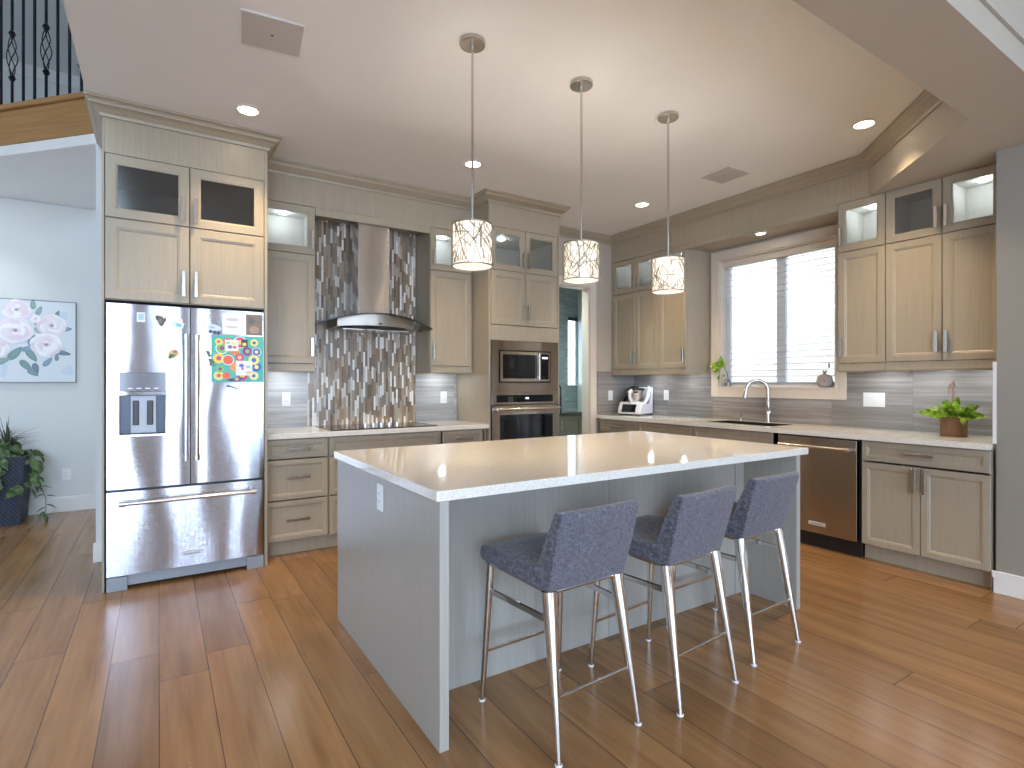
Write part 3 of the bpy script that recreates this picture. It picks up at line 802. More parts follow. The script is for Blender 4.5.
# dispenser
a0, a1, c0, c1 = DH4
bm = BM(); y = .042
for f in (((a0, .0, c0), (a0, y, c0), (a0, y, c1), (a0, .0, c1)), ((a1, .0, c0), (a1, y, c0), (a1, y, c1), (a1, .0, c1)),
          ((a0, 0, c1), (a1, 0, c1), (a1, y, c1), (a0, y, c1)), ((a0, 0, c0), (a1, 0, c0), (a1, y, c0), (a0, y, c0)), ((a0, y, c0), (a1, y, c0), (a1, y, c1), (a0, y, c1))):
    bm.faces.new([bm.verts.new((p[0], p[1] - .008, p[2])) for p in f])
build('dispenser_niche', bm, plain('dark_niche', sc(70, 74, 84), .25, .5), dl)
bx('display_panel', (a0 + .002, a1 - .002, -.0125, -.008, 1.235, 1.355), plain('smoked_display', sc(120, 120, 124), .12, .6), dl, .002)
bx('display_strip', [(a0 + .045 + i * .045, a0 + .07 + i * .045, -.0135, -.0124, 1.252, 1.258) for i in range(4)], 'plastic_white', dl)
bx('dispenser_back', (a0 + .058, a1 - .05, .012, .033, c0 + .004, c1 - .004), 'greyplastic', dl, .004, label='pale grey dispenser back panel').data.materials[0] = plain('pale_dispenser_plastic', sc(190, 194, 204), .3)
for px in (a0 + .085, a0 + .160): bx('paddle', (px - .016, px + .016, -.002, .011, c0 + .055, c1 - .035), 'black', dl, .004)
bx('drip_tray', (a0 - .002, a1 + .002, -.022, .033, c0 - .016, c0), 'nickel', dl, .002)
bx('badge', (-.045, .075, -.0125, -.0095, .160, .186), 'plastic_white', fz, .001)
text_mesh('badge_lettering', 'KitchenAid', .020, 'iron', fz, (.012, -.0130, .173))
bx('bottom_grille', [(-HW + .004, HW - .004, .02, .06, .02, .088), (-HW + .004, -HW + .11, -.004, .02, 0, .085), (HW - .11, HW - .004, -.004, .02, 0, .085)], 'greyplastic', t, .003)
# things stuck to the fridge doors
FYD = -0.768
def magnet(name, label, cat, X, Z, polys, tilt=0.0, th=.003, out=0.0, group=None):
    """a flat print with real thickness stuck on the door; polys in local x,z (metres)"""
    lx = X + FC; yf = FYD + (fl(lx) if lx < XS else fr_(lx)) - .0022 - out
    o = thing(name, label, cat, (X, yf, Z), 0, group)
    back = polys[0][0]; bm = BM()
    prism(bm, [(p[0], p[2]) for p in back], -th, 0.0, 'y'); build('backing', bm, 'plastic_white', o)
    c = colmesh('print', [([(p[0], -th - .0003 - min(.0002, .0022 / len(polys)) * i, p[2]) for p in pts], col) for i, (pts, col) in enumerate(polys)], o)
    o.rotation_euler = (0, -tilt, 0)
    return o
G = 'magnets and papers on the refrigerator doors'
W_ = sc(236, 240, 240)
magnet('card_magnet', 'small white and pale blue card magnet at the top of the left fridge door', 'magnet', -5.024, 1.703, [(rect(-.022, .022, -.030, .030), W_), (rect(-.015, .015, -.018, .022), sc(160, 206, 216))], group=G)
magnet('animal_magnet', 'dark brown animal shaped magnet on the left fridge door', 'magnet', -4.918, 1.690, [(ell(0, 0, .026, .034, .4, 12, 0, .25, 3), sc(66, 58, 50)), (ell(.018, .020, .010, .008), sc(230, 226, 210)), (ell(-.004, -.004, .012, .016), sc(110, 96, 80))], group=G)
magnet('card_magnet', 'tilted pale turquoise card magnet near the left door handle', 'magnet', -4.826, 1.668, [(rect(-.034, .034, -.020, .020), sc(214, 236, 240)), (ell(.005, -.002, .018, .011), sc(110, 200, 208)), (ell(.006, .026, .016, .016), sc(240, 214, 222))], tilt=-.3, group=G)
magnet('food_magnet', 'green and orange magnet low beside the left door handle', 'magnet', -4.853, 1.474, [(ell(0, 0, .036, .026, .8, 14, 0, .12, 5), sc(214, 196, 120)), (ell(.012, .018, .014, .012), sc(190, 110, 70)), (ell(-.006, -.008, .014, .012), sc(60, 110, 50)), (ell(-.016, -.018, .009, .008), sc(40, 90, 44)), (ell(.010, -.004, .008, .007), sc(120, 150, 60))], group=G)
rnd = random.Random(4); pol = [(rect(-.160, .160, -.158, .158), sc(64, 186, 172))]
pal = [sc(246, 214, 60), sc(240, 150, 56), sc(222, 40, 140), sc(40, 96, 190), sc(120, 200, 80), sc(236, 96, 60), sc(150, 40, 140), sc(250, 230, 120)]
pos = [(x + (.02 if q % 2 else -.02), z) for q, z in enumerate((-.120, -.062, .0, .062, .120)) for x in (-.118, -.04, .04, .118)]
for i, (px, pz) in enumerate(pos):
    r = rnd.uniform(.022, .036); px = max(-.116, min(.116, px + rnd.uniform(-.012, .012))); pz = max(-.114, min(.114, pz + rnd.uniform(-.012, .012)))
    if i % 3 == 0: pol += [(ell(px, pz, r * 1.15, r * 1.15), sc(248, 246, 236))]
    pol += [(ell(px, pz, r, r), pal[(i * 5) % 8]), (ell(px, pz, r * .45, r * .45), pal[(i * 3 + 2) % 8])]
magnet('poster', 'colourful teal poster with round fruit slices on the right fridge door', 'poster', -4.475, 1.452, pol, th=.002)
magnet('photo', 'brown photograph stuck at the top right of the right fridge door', 'photo', -4.373, 1.690, [(rect(-.052, .052, -.072, .072), sc(120, 104, 90)), (ell(.0, -.035, .034, .026), sc(168, 140, 116)), (ell(-.02, .03, .02, .025), sc(94, 84, 74))], th=.002, group=G)
magnet('notepaper', 'white sheet of paper hanging above the poster on the right fridge door', 'paper', -4.508, 1.685, [(rect(-.062, .062, -.068, .072), sc(240, 238, 240)), (rect(-.04, .03, -.02, -.012), sc(190, 186, 196)), (ell(.0, .035, .04, .012), sc(206, 200, 214))], th=.002, group=G)
magnet('card_magnet', 'white sticker sheet with purple scribbles in the upper half of the poster', 'magnet', -4.510, 1.545, [(rect(-.045, .038, -.040, .036), sc(240, 240, 236)), (ell(-.014, -.012, .014, .012), sc(120, 100, 190)), (ell(.014, -.014, .012, .008), sc(214, 70, 80)), (ell(.012, .014, .018, .016), sc(246, 232, 170)), (ell(-.026, .015, .012, .006), sc(120, 200, 180))], th=.0026, out=.0052, group=G)
magnet('card_magnet', 'white cut-out sheet with small coloured drawings in the lower middle of the poster', 'magnet', -4.438, 1.400, [(rect(-.050, .052, -.060, .040), sc(244, 244, 246)), (ell(-.016, .008, .016, .012), sc(110, 110, 190)), (ell(-.010, -.012, .008, .010), sc(180, 90, 150)), (ell(.026, .0, .016, .010), sc(150, 214, 220)), (ell(.03, -.04, .02, .012), sc(240, 210, 160))], th=.0026, out=.0052, group=G)
magnet('frame_magnet', 'small black square magnet with a yellow middle on the poster', 'magnet', -4.436, 1.560, [(rect(-.020, .020, -.026, .026), sc(30, 30, 34)), (rect(-.012, .012, -.018, .004), sc(240, 220, 110))], th=.005, out=.0052, group=G)
magnet('bird_magnet', 'dark violet and orange magnet on the bottom edge of the poster', 'magnet', -4.490, 1.312, [(ell(0, 0, .050, .013, .12, 14, 0, .2, 2), sc(82, 54, 140)), (ell(.008, .002, .012, .010), sc(238, 190, 90)), (ell(-.03, -.002, .012, .008), sc(40, 34, 60))], th=.004, out=.0052, group=G)
magnet('cloud_magnet', 'pale blue magnet with dark blue feet at the left of the poster top', 'magnet', -4.620, 1.652, [(ell(0, .006, .042, .024, -.15, 16, 0, .1, 8), sc(206, 226, 238)), (ell(-.02, -.020, .012, .012), sc(48, 56, 120)), (ell(.004, -.024, .012, .012), sc(48, 56, 120)), (ell(.028, -.026, .010, .012), sc(40, 48, 100)), (ell(-.01, .008, .016, .008), sc(150, 196, 220))], group=G)
magnet('lizard_magnet', 'dark curled lizard magnet, the upper one left of the poster', 'magnet', -4.652, 1.485, [(ell(0, 0, .010, .024, .3, 10, 0, .3, 1), sc(84, 84, 80)), (ell(.012, -.014, .010, .006), sc(70, 72, 68))], group=G)
magnet('lizard_magnet', 'dark splayed lizard magnet, the lower one left of the poster', 'magnet', -4.632, 1.428, [(ell(0, 0, .018, .024, -.5, 10, 0, .35, 2), sc(92, 90, 82)), (ell(-.012, .016, .010, .006), sc(78, 78, 72)), (ell(.014, -.02, .008, .006), sc(78, 78, 72))], group=G)
def letter(body, X, Z, size, col, label):
    lx = X + FC; m = NT('magnet_letter_paint'); m.base(col); m.rough(.4)
    o = text_mesh('letter_magnet', body, size, m.m, None, (X, FYD + fr_(lx) - .0040, Z), depth=.0022)
    return tag(o, label, 'magnet', 'letter magnets')
letter('12', -4.655, 1.728, .034, sc(110, 190, 160), 'pale green number magnet at the top left of the right fridge door')
letter('O', -4.672, 1.690, .036, sc(168, 164, 196), 'grey violet round letter magnet, first of three in a row')
letter('2', -4.632, 1.690, .036, sc(168, 170, 206), 'grey violet curved magnet, middle of three in a row')
letter('T', -4.592, 1.690, .036, sc(176, 172, 204), 'grey violet straight letter magnet, last of three in a row')
bm = BM(); tube(bm, [(0, 0, 0), (.025, 0, -.008), (.06, 0, -.022)], .003, 8); tube(bm, [(.002, 0, 0), (-.008, 0, .006), (-.012, 0, 0), (-.006, 0, -.006), (.004, 0, -.002)], .0025, 8)
tag(build('key_hook', bm, 'iron', smooth=True, loc=(-4.530, FYD + fr_(.2175) - .0095, 1.268)), 'thin dark hook hanging just below the poster', 'hook')

# ------------------------------------------------------------------ range hood
HX = -3.360
t = thing('range_hood', 'stainless chimney range hood with a curved smoked glass canopy', 'range hood', (HX, -0.012, 1.73))
bx('chimney', [(-.142, .131, -.305, 0, .10, .99)], 'steel', t, .002)
zc = lambda x: .035 + .098 * (1 - (abs(x) / .5) ** 2)
def arc_slab(bm, hw, y0f, y1, zlo, zhi, n=28):
    pts = [-hw + 2 * hw * i / n for i in range(n + 1)]
    r = [[bm.verts.new(p) for p in ((x, y1, zlo(x)), (x, y0f(x), zlo(x)), (x, y0f(x), zhi(x)), (x, y1, zhi(x)))] for x in pts]
    for a, b in zip(r, r[1:]):
        for k in range(4): bm.faces.new((a[k], a[(k + 1) % 4], b[(k + 1) % 4], b[k]))
    bm.faces.new(r[0]); bm.faces.new(r[-1][::-1])
bm = BM(); arc_slab(bm, .498, lambda x: -.40 - .095 * math.cos(min(1, abs(x) / .5) * PI / 2), 0, lambda x: zc(x), lambda x: zc(x) + .008)
build('glass_canopy', bm, 'glass_hood', t, smooth=True)
bm = BM(); arc_slab(bm, .498, lambda x: -.403 - .095 * math.cos(min(1, abs(x) / .5) * PI / 2), -.399, lambda x: zc(x) - .0005, lambda x: zc(x) + .0085)
for v in bm.verts:
    if v.co.y > -.4: v.co.y = -.399 - .095 * math.cos(min(1, abs(v.co.x) / .5) * PI / 2)
build('canopy_edge', bm, 'iron', t, smooth=True, label='dark polished front edge of the glass')
bm = BM(); arc_slab(bm, .335, lambda x: -.36 - .085 * math.cos(abs(x) / .335 * PI / 2), 0, lambda x: .040 - .012 * (abs(x) / .335) ** 2, lambda x: max(.042, zc(x * 1.0) - .001))
build('body', bm, plain('hood_band_steel', (.40, .36, .31, 1), .38, 1.0), t, smooth=True)
bm = BM(); lathe(bm, [(.012, 0), (.012, .006)], 16); o = build('badge', bm, 'black', t, loc=(0, -.443, .055), rot=(R(90), 0, 0)); o.scale = (1.5, .55, 1)
bx('filter', [(-.29 + i * .2, -.11 + i * .2, -.36, -.06, .006, .012) for i in range(3)], 'nickel', t)

# ------------------------------------------------------------------ cooktop with its knobs
t = thing('cooktop', 'black glass cooktop with five small chrome knobs along its front', 'cooktop', (-3.35, -0.34, 0.9145))
bx('glass_top', (-.455, .455, -.255, .245, 0, .007), 'black_glass', t, .002)
bm = BM()
for cx, cy, r in ((-.28, .10, .09), (-.28, -.12, .075), (0, .06, .11), (.28, .10, .075), (.28, -.12, .09)):
    lathe(bm, [(r - .003, .0071), (r, .0075), (r - .003, .0076)], 32, (cx, cy, 0), caps=False)
build('burner_ring', bm, 'greyplastic', t)
for i in range(5):
    bm = BM(); lathe(bm, [(.020, .007), (.020, .012), (.016, .014), (.015, .032), (.012, .034)], 20, (-.122 + i * .070, -.06, 0))
    build('knob', bm, 'chrome', t, smooth=True)

# ------------------------------------------------------------------ microwave and oven in the tower
t = thing('microwave', 'built-in stainless microwave above the wall oven', 'microwave', (TX0, TY, 0))
bm = BM(); fx0, fx1, fz0, fz1 = .024, Wt - .024, 1.197, 1.680
ix0, ix1, iz0, iz1 = .100, .690, 1.288, 1.592
for d in ((fx0, ix0, -.012, .02, fz0, fz1), (ix1, fx1, -.012, .02, fz0, fz1), (ix0, ix1, -.012, .02, fz0, iz0), (ix0, ix1, -.012, .02, iz1, fz1)): box(bm, *d)
build('trim_kit', bm, 'steel_dark', t)
bx('cavity_gap', (ix0, ix1, .014, .4, iz0, iz1), 'darkgap', t)
bm = BM()
d0, d1 = .112, .545; e0, e1 = 1.300, 1.580
for d in ((d0, d0 + .028, -.018, .012, e0, e1), (d1 - .020, d1, -.018, .012, e0, e1), (d0 + .028, d1 - .02, -.018, .012, e0, e0 + .028), (d0 + .028, d1 - .02, -.018, .012, e1 - .028, e1)): box(bm, *d)
md = build('door', bm, 'steel', t)
bx('window', (d0 + .028, d1 - .02, -.014, .010, e0 + .028, e1 - .028), 'black_glass', md)
bx('handle', [(.532, .548, -.050, -.040, e0 + .01, e1 - .01), (.535, .545, -.040, -.018, e0 + .03, e0 + .04), (.535, .545, -.040, -.018, e1 - .04, e1 - .03)], 'nickel', md, .003)
bx('control_panel', (.556, .678, -.018, .012, e0, e1), 'steel', t, .002)
bx('keypad', (.570, .664, -.0195, -.017, e0 + .02, e1 - .02), 'black_glass', t)
kp = bx('display', (.586, .650, -.0202, -.0194, e1 - .062, e1 - .044), emit('clock_digits', (.75, .85, 1.0), .8), t)
t = thing('wall_oven', 'stainless wall oven with a black control strip, partly hidden behind the island', 'oven', (TX0, TY, 0))
bx('control_panel', (.024, Wt - .024, -.014, .02, 1.087, 1.195), 'steel_dark', t, .002)
bx('touch_strip', (.075, .715, -.0160, -.0138, 1.108, 1.174), 'black_glass', t)
bx('display', (.395, .430, -.0166, -.0159, 1.136, 1.150), emit('oven_clock', (.45, .6, 1.0), 1.5), t)
bm = BM()
for i in range(3):
    for j in range(3): lathe(bm, [(.004, -.0001), (.004, .0004)], 8, (.21 + i * .018, 1.121 + j * .016, 0))
o = build('keys', bm, 'nickel', t, rot=(R(90), 0, 0)); o.location = (0, -.0160, 0)
bm = BM(); o0, o1, q0, q1 = .026, Wt - .026, .505, 1.078
for d in ((o0, o0 + .075, -.028, .02, q0, q1), (o1 - .075, o1, -.028, .02, q0, q1), (o0 + .075, o1 - .075, -.028, .02, q0, q0 + .08), (o0 + .075, o1 - .075, -.028, .02, q1 - .085, q1)): box(bm, *d)
od = build('door', bm, 'steel_dark', t)
bx('window', (o0 + .075, o1 - .075, -.024, .018, q0 + .08, q1 - .085), 'black_glass', od)
bar(od, (o0 + .03, -.075, 1.045), (o1 - .03, -.075, 1.045), .0125, .046)

# ------------------------------------------------------------------ dishwasher
t = thing('dishwasher', 'stainless dishwasher between the sink cabinet and the right base cabinet', 'dishwasher', (-0.606, -2.322, 0), R(-90))
WD = .620
bx('body', (.006, WD - .006, .03, .58, .11, .868), 'darkgap', t)
bx('door', (.008, WD - .012, -.022, .025, .120, .862), 'steel_dark', t, .003)
dwd = C.objects[-1] if False else [o for o in t.children if o.name.startswith('door')][0]
bx('control_edge', (.010, WD - .014, -.020, .02, .8635, .8690), 'black', t)
bar(dwd, (.035, -.066, .792), (WD - .045, -.066, .792), .011, .044)
bx('badge', (.255, .385, -.0245, -.0215, .180, .208), plain('pale_badge', sc(206, 200, 192), .35), dwd, .001)
text_mesh('badge_lettering', 'KitchenAid', .019, 'iron', dwd, (.32, -.0250, .194))
bx('toe_kick', (.004, WD - .004, .035, .06, 0, .115), 'black', t)

# ------------------------------------------------------------------ island
t = thing('kitchen_island', 'large greige island base with plain end panels below the stone top', 'island', (-2.978, -2.53, 0))
X = lambda x: x + 2.978
Y = lambda y: y + 2.53
bx('end_panel', (X(-4.108), X(-4.071), Y(-3.199), Y(-1.905), 0, .8755), 'island', t, .0015)
bx('end_panel', (X(-1.885), X(-1.848), Y(-3.199), Y(-1.905), 0, .8755), 'island', t, .0015)
bx('back_panel', [(X(-4.071), X(-3.0055), Y(-2.863), Y(-2.845), 0, .8755), (X(-3.0025), X(-1.972), Y(-2.863), Y(-2.845), 0, .8755), (X(-3.02), X(-2.99), Y(-2.855), Y(-2.84), 0, .8755)], 'island', t, .001)
bx('corner_stile', (X(-1.9695), X(-1.885), Y(-2.866), Y(-2.845), 0, .8755), 'island', t, .0015)
bm = BM(); box(bm, X(-4.071), X(-1.885), Y(-2.84), Y(-1.96), .112, .873); build('carcass', bm, 'island', t)
bx('toe_kick', (X(-4.071), X(-1.885), Y(-2.84), Y(-2.02), 0, .111), 'island', t)
for i in range(4):
    a, b = X(-4.069 + i * .546), X(-4.069 + (i + 1) * .546)
    for nm, z0, z1 in (('drawer', .722, .868), ('door', .115, .718)):
        bm = BM(); shaker(bm, -b + .002, -a - .002, z0, z1, fr=.045)
        d = build(nm, bm, 'island', t, loc=(0, Y(-1.938), 0), rot=(0, 0, PI)); pull(d, -(a + b) / 2, z0 + .08 if nm == 'drawer' else z1 - .1, .15, False)
slab('countertop', 'big polished speckled stone island top overhanging the bar stools', (-4.120, -1.764, -3.201, -1.872, .8762, .914), bev=.003)

# ------------------------------------------------------------------ bar stools
def stool(label, x, y, rz):
    t = thing('bar_stool', label, 'bar stool', (x, y, 0), rz, 'bar stools at the island')
    def shell(name, prof, ws, nx=8, bulge=None):
        bm = BM(); rows = []
        for i in range(nx + 1):
            u = -1 + 2 * i / nx
            rows.append([bm.verts.new((u * w, py + (bulge(u, pz) if bulge else 0), pz)) for (py, pz), w in zip(prof, ws)])
        n = len(prof)
        for a, b in zip(rows, rows[1:]):
            for k in range(n): bm.faces.new((a[k], a[(k + 1) % n], b[(k + 1) % n], b[k]))
        bm.faces.new(rows[0]); bm.faces.new(rows[-1][::-1])
        return build(name, bm, 'fabric', t, bevel=.007, smooth=True)
    shell('seat', [(.232, .572), (.247, .588), (.247, .618), (.230, .632), (.15, .638), (.03, .630), (-.06, .628), (-.118, .642), (-.158, .600), (-.156, .558)],
          [.205, .208, .208, .206, .204, .200, .196, .192, .190, .188])
    bl = lambda u, z: .012 * u * u
    shell('backrest', [(-.118, .640), (-.140, .672), (-.168, .740), (-.214, .836), (-.226, .850), (-.254, .850), (-.264, .838), (-.226, .70), (-.186, .562), (-.158, .556), (-.159, .600)],
          [.192, .193, .193, .192, .191, .191, .192, .193, .191, .188, .190], 10, bl)
    bm = BM()
    pts = [(-.170, -.150), (.170, -.150), (.188, .222), (-.188, .222)]
    for (ax, ay), (bx_, by), za, zb in ((pts[0], pts[1], .550, .550), (pts[1], pts[2], .550, .566), (pts[2], pts[3], .566, .566), (pts[3], pts[0], .566, .550)):
        tube(bm, [(ax, ay, za), (bx_, by, zb)], .010, 8)
    build('seat_frame', bm, 'chrome', t, smooth=True)
    tops = {'fl': (-.184, .200, .568), 'fr': (.184, .200, .568), 'bl': (-.166, -.150, .556), 'br': (.166, -.150, .556)}
    feet = {'fl': (-.203, .235, .0), 'fr': (.203, .235, .0), 'bl': (-.196, -.238, .0), 'br': (.196, -.238, .0)}
    at = lambda k, z: Vector(feet[k]) + (Vector(tops[k]) - Vector(feet[k])) * (z / tops[k][2])
    for k in tops:
        bm = BM(); front_ = k[0] == 'f'
        tube(bm, [Vector(feet[k]) + Vector((0, 0, .006)), at(k, .28), Vector(tops[k])], [.0105, .0145 if front_ else .0185, .0180 if front_ else .029], 14)
        l = build('leg', bm, 'chrome', t, smooth=True)
        bm = BM(); lathe(bm, [(.013, 0), (.013, .006), (.010, .008)], 14, feet[k]); build('foot_glide', bm, 'plastic_white', l)
    def rail(a, b, z, w=.011, h=.006):
        p, q = at(a, z), at(b, z); d = (q - p).normalized(); s = Vector((-d.y, d.x, 0)).normalized()
        bm = BM(); vs = []
        for e in (p, q):
            for (i, j) in ((-1, -1), (1, -1), (1, 1), (-1, 1)): vs.append(bm.verts.new(e + s * h * i + Vector((0, 0, w * j))))
        for f in ((0, 1, 5, 4), (1, 2, 6, 5), (2, 3, 7, 6), (3, 0, 4, 7), (3, 2, 1, 0), (4, 5, 6, 7)): bm.faces.new([vs[i] for i in f])
        build('stretcher', bm, 'chrome', t, bevel=.002)
    rail('fl', 'bl', .455); rail('fr', 'br', .455); rail('fl', 'fr', .205, .007, .005); rail('bl', 'br', .205, .007, .005)
    return t
stool('grey upholstered counter stool nearest the outlet end of the island', -3.612, -3.226, R(2.5))
stool('grey upholstered counter stool in the middle of the three at the island', -3.052, -3.252, R(4.5))
stool('grey upholstered counter stool at the dishwasher end of the island', -2.460, -3.187, R(2.5))

# ------------------------------------------------------------------ pendants
def pendant(label, x, y, seed):
    rnd = random.Random(seed)
    t = thing('pendant_lamp', label, 'pendant lamp', (x, y, 0), 0, 'pendant lamps over the island')
    bm = BM(); lathe(bm, [(.066, CZ - .001), (.066, CZ - .022), (.062, CZ - .026), (.012, CZ - .027), (.012, CZ - .05), (.008, CZ - .055)], 32)
    build('ceiling_rose', bm, 'nickel', t, smooth=True)
    bm = BM(); tube(bm, [(0, 0, CZ - .05), (0, 0, 2.055)], .0065, 10); build('rod', bm, 'nickel', t, smooth=True)
    r, z0, z1 = .104, 1.876, 2.090
    bm = BM()
    for z in (z0, z1 - .006):
        lathe(bm, [(r + .003, z), (r + .003, z + .006), (r - .001, z + .006), (r - .001, z), (r + .003, z)], 40, caps=False)
    # random twig lattice wrapped round the drum
    for k in range(150):
        a = rnd.random() * 2 * PI; zz = rnd.uniform(z0 - .02, z1 + .02); th = rnd.gauss(1.2, .5) * rnd.choice((-1, 1)); L = rnd.uniform(.06, .17)
        pts = []
        for i in range(7):
            s = (i / 6 - .5) * L; zq = zz + s * math.sin(th); aq = a + s * math.cos(th) / r
            if z0 <= zq <= z1: pts.append(((r + .0016) * math.cos(aq), (r + .0016) * math.sin(aq), zq))
        if len(pts) > 1: tube(bm, pts, rnd.uniform(.0012, .0026), 5)
    s = build('shade', bm, 'twig', t, smooth=True, label='metal twig lattice of the drum shade')
    bm = BM(); lathe(bm, [(r - .006, z0 + .004), (r - .006, z1 - .004), (r - .009, z1 - .004), (r - .009, z0 + .004), (r - .006, z0 + .004)], 40, caps=False)
    build('shade_liner', bm, 'shade_glow', t, smooth=True, label='glowing white inner drum')
    bm = BM(); lathe(bm, [(.0, z0 + .008), (r - .012, z0 + .008), (r - .012, z0 + .011), (0, z0 + .011)], 40, caps=False)
    build('diffuser', bm, 'shade_glow', t, label='glowing white bottom disc')
    bm = BM()
    for k in range(3):
        a = 2 * PI * k / 3 + .4; tube(bm, [(0, 0, 2.06), ((r) * math.cos(a), (r) * math.sin(a), 2.084)], .0022, 6)
    lathe(bm, [(.012, 2.0), (.016, 2.01), (.016, 2.05), (.008, 2.062)], 14)
    build('shade_holder', bm, 'nickel', t, smooth=True)
    bm = BM()
    lathe(bm, [(.0, 1.925), (.018, 1.932), (.028, 1.955), (.024, 1.978), (.012, 2.0)], 16, caps=False)
    build('bulb', bm, 'lamp', t, smooth=True)
    lamp('bulb_lamp', 'POINT', t, (0, 0, 1.99), 46.0, (1.0, .92, .82), .02)
    lamp('bulb_lamp', 'SPOT', t, (0, 0, z0 + .002), 14.0, WARM, .08, angle=R(150), blend=.8)
pendant('drum pendant lamp nearest the refrigerator end of the island', -3.594, -2.497, 1)
pendant('drum pendant lamp in the middle of the three over the island', -2.882, -2.500, 2)
pendant('drum pendant lamp at the window end of the island', -2.158, -2.505, 3)

# ------------------------------------------------------------------ ceiling lights and speakers
def downlight(label, x, y, z=CZ, r=.060, power=DOWNLIGHT_W, col=WARM):
    t = thing('downlight', label, 'downlight', (x, y, z), 0, 'recessed ceiling lights')
    bm = BM(); lathe(bm, [(r + .018, -.0005), (r + .018, -.004), (r, -.007), (r - .004, -.002), (r - .004, -.0005)], 32, caps=False); build('trim_ring', bm, 'white', t, smooth=True)
    bm = BM(); lathe(bm, [(.0, -.0012), (r - .005, -.0012), (r - .005, -.0030), (0, -.0036)], 28, caps=False); build('lens', bm, 'lamp', t)
    lamp('ceiling_lamp', 'SPOT', t, (0, 0, -.02), power, col, .05, angle=R(104), blend=.95)
downlight('recessed downlight above the refrigerator cabinet', -4.454, -1.106)
downlight('recessed downlight in front of the hood wall, behind the first pendant', -2.838, -1.124)
downlight('recessed downlight near the corner of the two crown mouldings', -0.981, -1.146)
downlight('recessed downlight beside the diagonal corner soffit', -0.962, -3.133)
downlight('added unseen fill downlight behind the viewer, left one', -3.6, -5.9, CZ, power=16.0)  # unseen lamp added for more warm light in the room
downlight('added unseen fill downlight behind the viewer, right one', -2.4, -5.2, CZ, power=30.0)  # unseen lamp added to light the right base cabinets
downlight('added unseen fill downlight in the hall, brightening the flower canvas wall', -6.3, 1.55, 3.063, power=24.0, col=(.88, .94, 1.0))  # unseen lamp added to brighten the hall wall and floor
downlight('small recessed light in the valance above the sink window', -0.235, -1.915, 2.6755, .042, 11.0)
for label, x, y, ra in (('flat square ceiling speaker grille above the refrigerator side', -4.457, -2.010, -6.5), ('flat square ceiling speaker grille towards the window wall', -0.966, -2.065, -2.0)):
    t = thing('ceiling_speaker', label, 'ceiling speaker', (x, y, CZ), R(ra), 'ceiling speakers')
    bx('frame', (-.142, .142, -.142, .142, -.006, -.0005), 'ceiling', t, .002)
    bx('grille', (-.136, .136, -.136, .136, -.0085, -.0062), paint('speaker_grille', sc(198, 192, 188), .7), t, .001)
    bm = BM(); lathe(bm, [(.006, -.0105), (.006, -.0087)], 12); build('badge', bm, 'black', t)

# ------------------------------------------------------------------ outlets and switches
def plate(label, loc, rz, gangs=1, name='wall_outlet', cat='outlet', vert=True):
    t = thing(name, label, cat, loc, rz, 'outlets and switches'); W = .070 + .046 * (gangs - 1); H = .116
    bx('cover_plate', (-W / 2, W / 2, -.006, -.0005, -H / 2, H / 2), 'plastic_white', t, .002)
    for g in range(gangs):
        cx = (g - (gangs - 1) / 2) * .046
        d = bx('insert', (cx - .0165, cx + .0165, -.0085, -.006, -.034, .034), 'plastic_white', t, .001)
        if name == 'wall_outlet':
            bx('slots', [(cx + s * .006 - .001, cx + s * .006 + .001, -.0088, -.0084, z - .005, z + .005) for s in (-1, 1) for z in (-.017, .017)], 'darkgap', d)
    return t
plate('white outlet on the backsplash between the refrigerator and the mosaic', (-4.024, -.0085, 1.150), 0)
plate('white outlet on the backsplash between the mosaic and the oven tower', (-2.560, -.0085, 1.144), 0)
plate('white outlet beside the pantry doorway casing', (-0.400, WY - .0085, 1.136), 0)
plate('white outlet on the window wall backsplash right of the food processor', (-.0085, -0.593, 1.146), R(-90))
plate('wide white triple switch plate right of the sink window', (-.0085, -2.776, 1.150), R(-90), 3, 'light_switch', 'light switch')
plate('white outlet high on the end panel of the island', (-4.1085, -2.600, .787), R(-90))
plate('white outlet low on the hall wall beside the planter', (-5.710, 2.0995, .368), 0)

# ------------------------------------------------------------------ window, blind
y0, y1, z0, z1 = WIN
bm = BM(); c = .092
for d in ((-.018, 0, y1, y1 + c, z0 - c, z1 + c), (-.018, 0, y0 - c, y0, z0 - c, z1 + c), (-.018, 0, y0, y1, z1, z1 + c), (-.018, 0, y0, y1, z0 - c, z0)): box(bm, *d)
for d in ((-.024, -.018, y1, y1 + .022, z0, z1), (-.024, -.018, y0 - .022, y0, z0, z1), (-.024, -.018, y0 - .022, y1 + .022, z1, z1 + .022)): box(bm, *d)
for d in ((0, .10, y1 - .012, y1, z0, z1), (0, .10, y0, y0 + .012, z0, z1), (0, .10, y0, y1, z1 - .012, z1), (-.024, .10, y0, y1, z0, z0 + .014)): box(bm, *d)
wnd = struct(build('window_1', bm, 'casing', bevel=.002), 'cream cased sliding window above the sink', 'window')
ym = -1.915
bm = BM(); f = .045; q0, q1, q2, q3 = y0 + .012, y1 - .012, z0 + .014, z1 - .012
for d in ((.10, .14, q0, q0 + f, q2, q3), (.10, .14, q1 - f, q1, q2, q3), (.10, .14, q0, q1, q2, q2 + f), (.10, .14, q0, q1, q3 - f, q3), (.095, .145, ym - .045, ym + .045, q2, q3)): box(bm, *d)
build('sash', bm, 'plastic_white', wnd, bevel=.003)
bx('glass', [(.118, .122, q0 + f, ym - .045, q2 + f, q3 - f), (.118, .122, ym + .045, q1 - f, q2 + f, q3 - f)], 'glass', wnd)
t = thing('window_blind', 'white horizontal slat blind hanging in the sink window', 'window blind', (.068, (y0 + y1) / 2, 0))
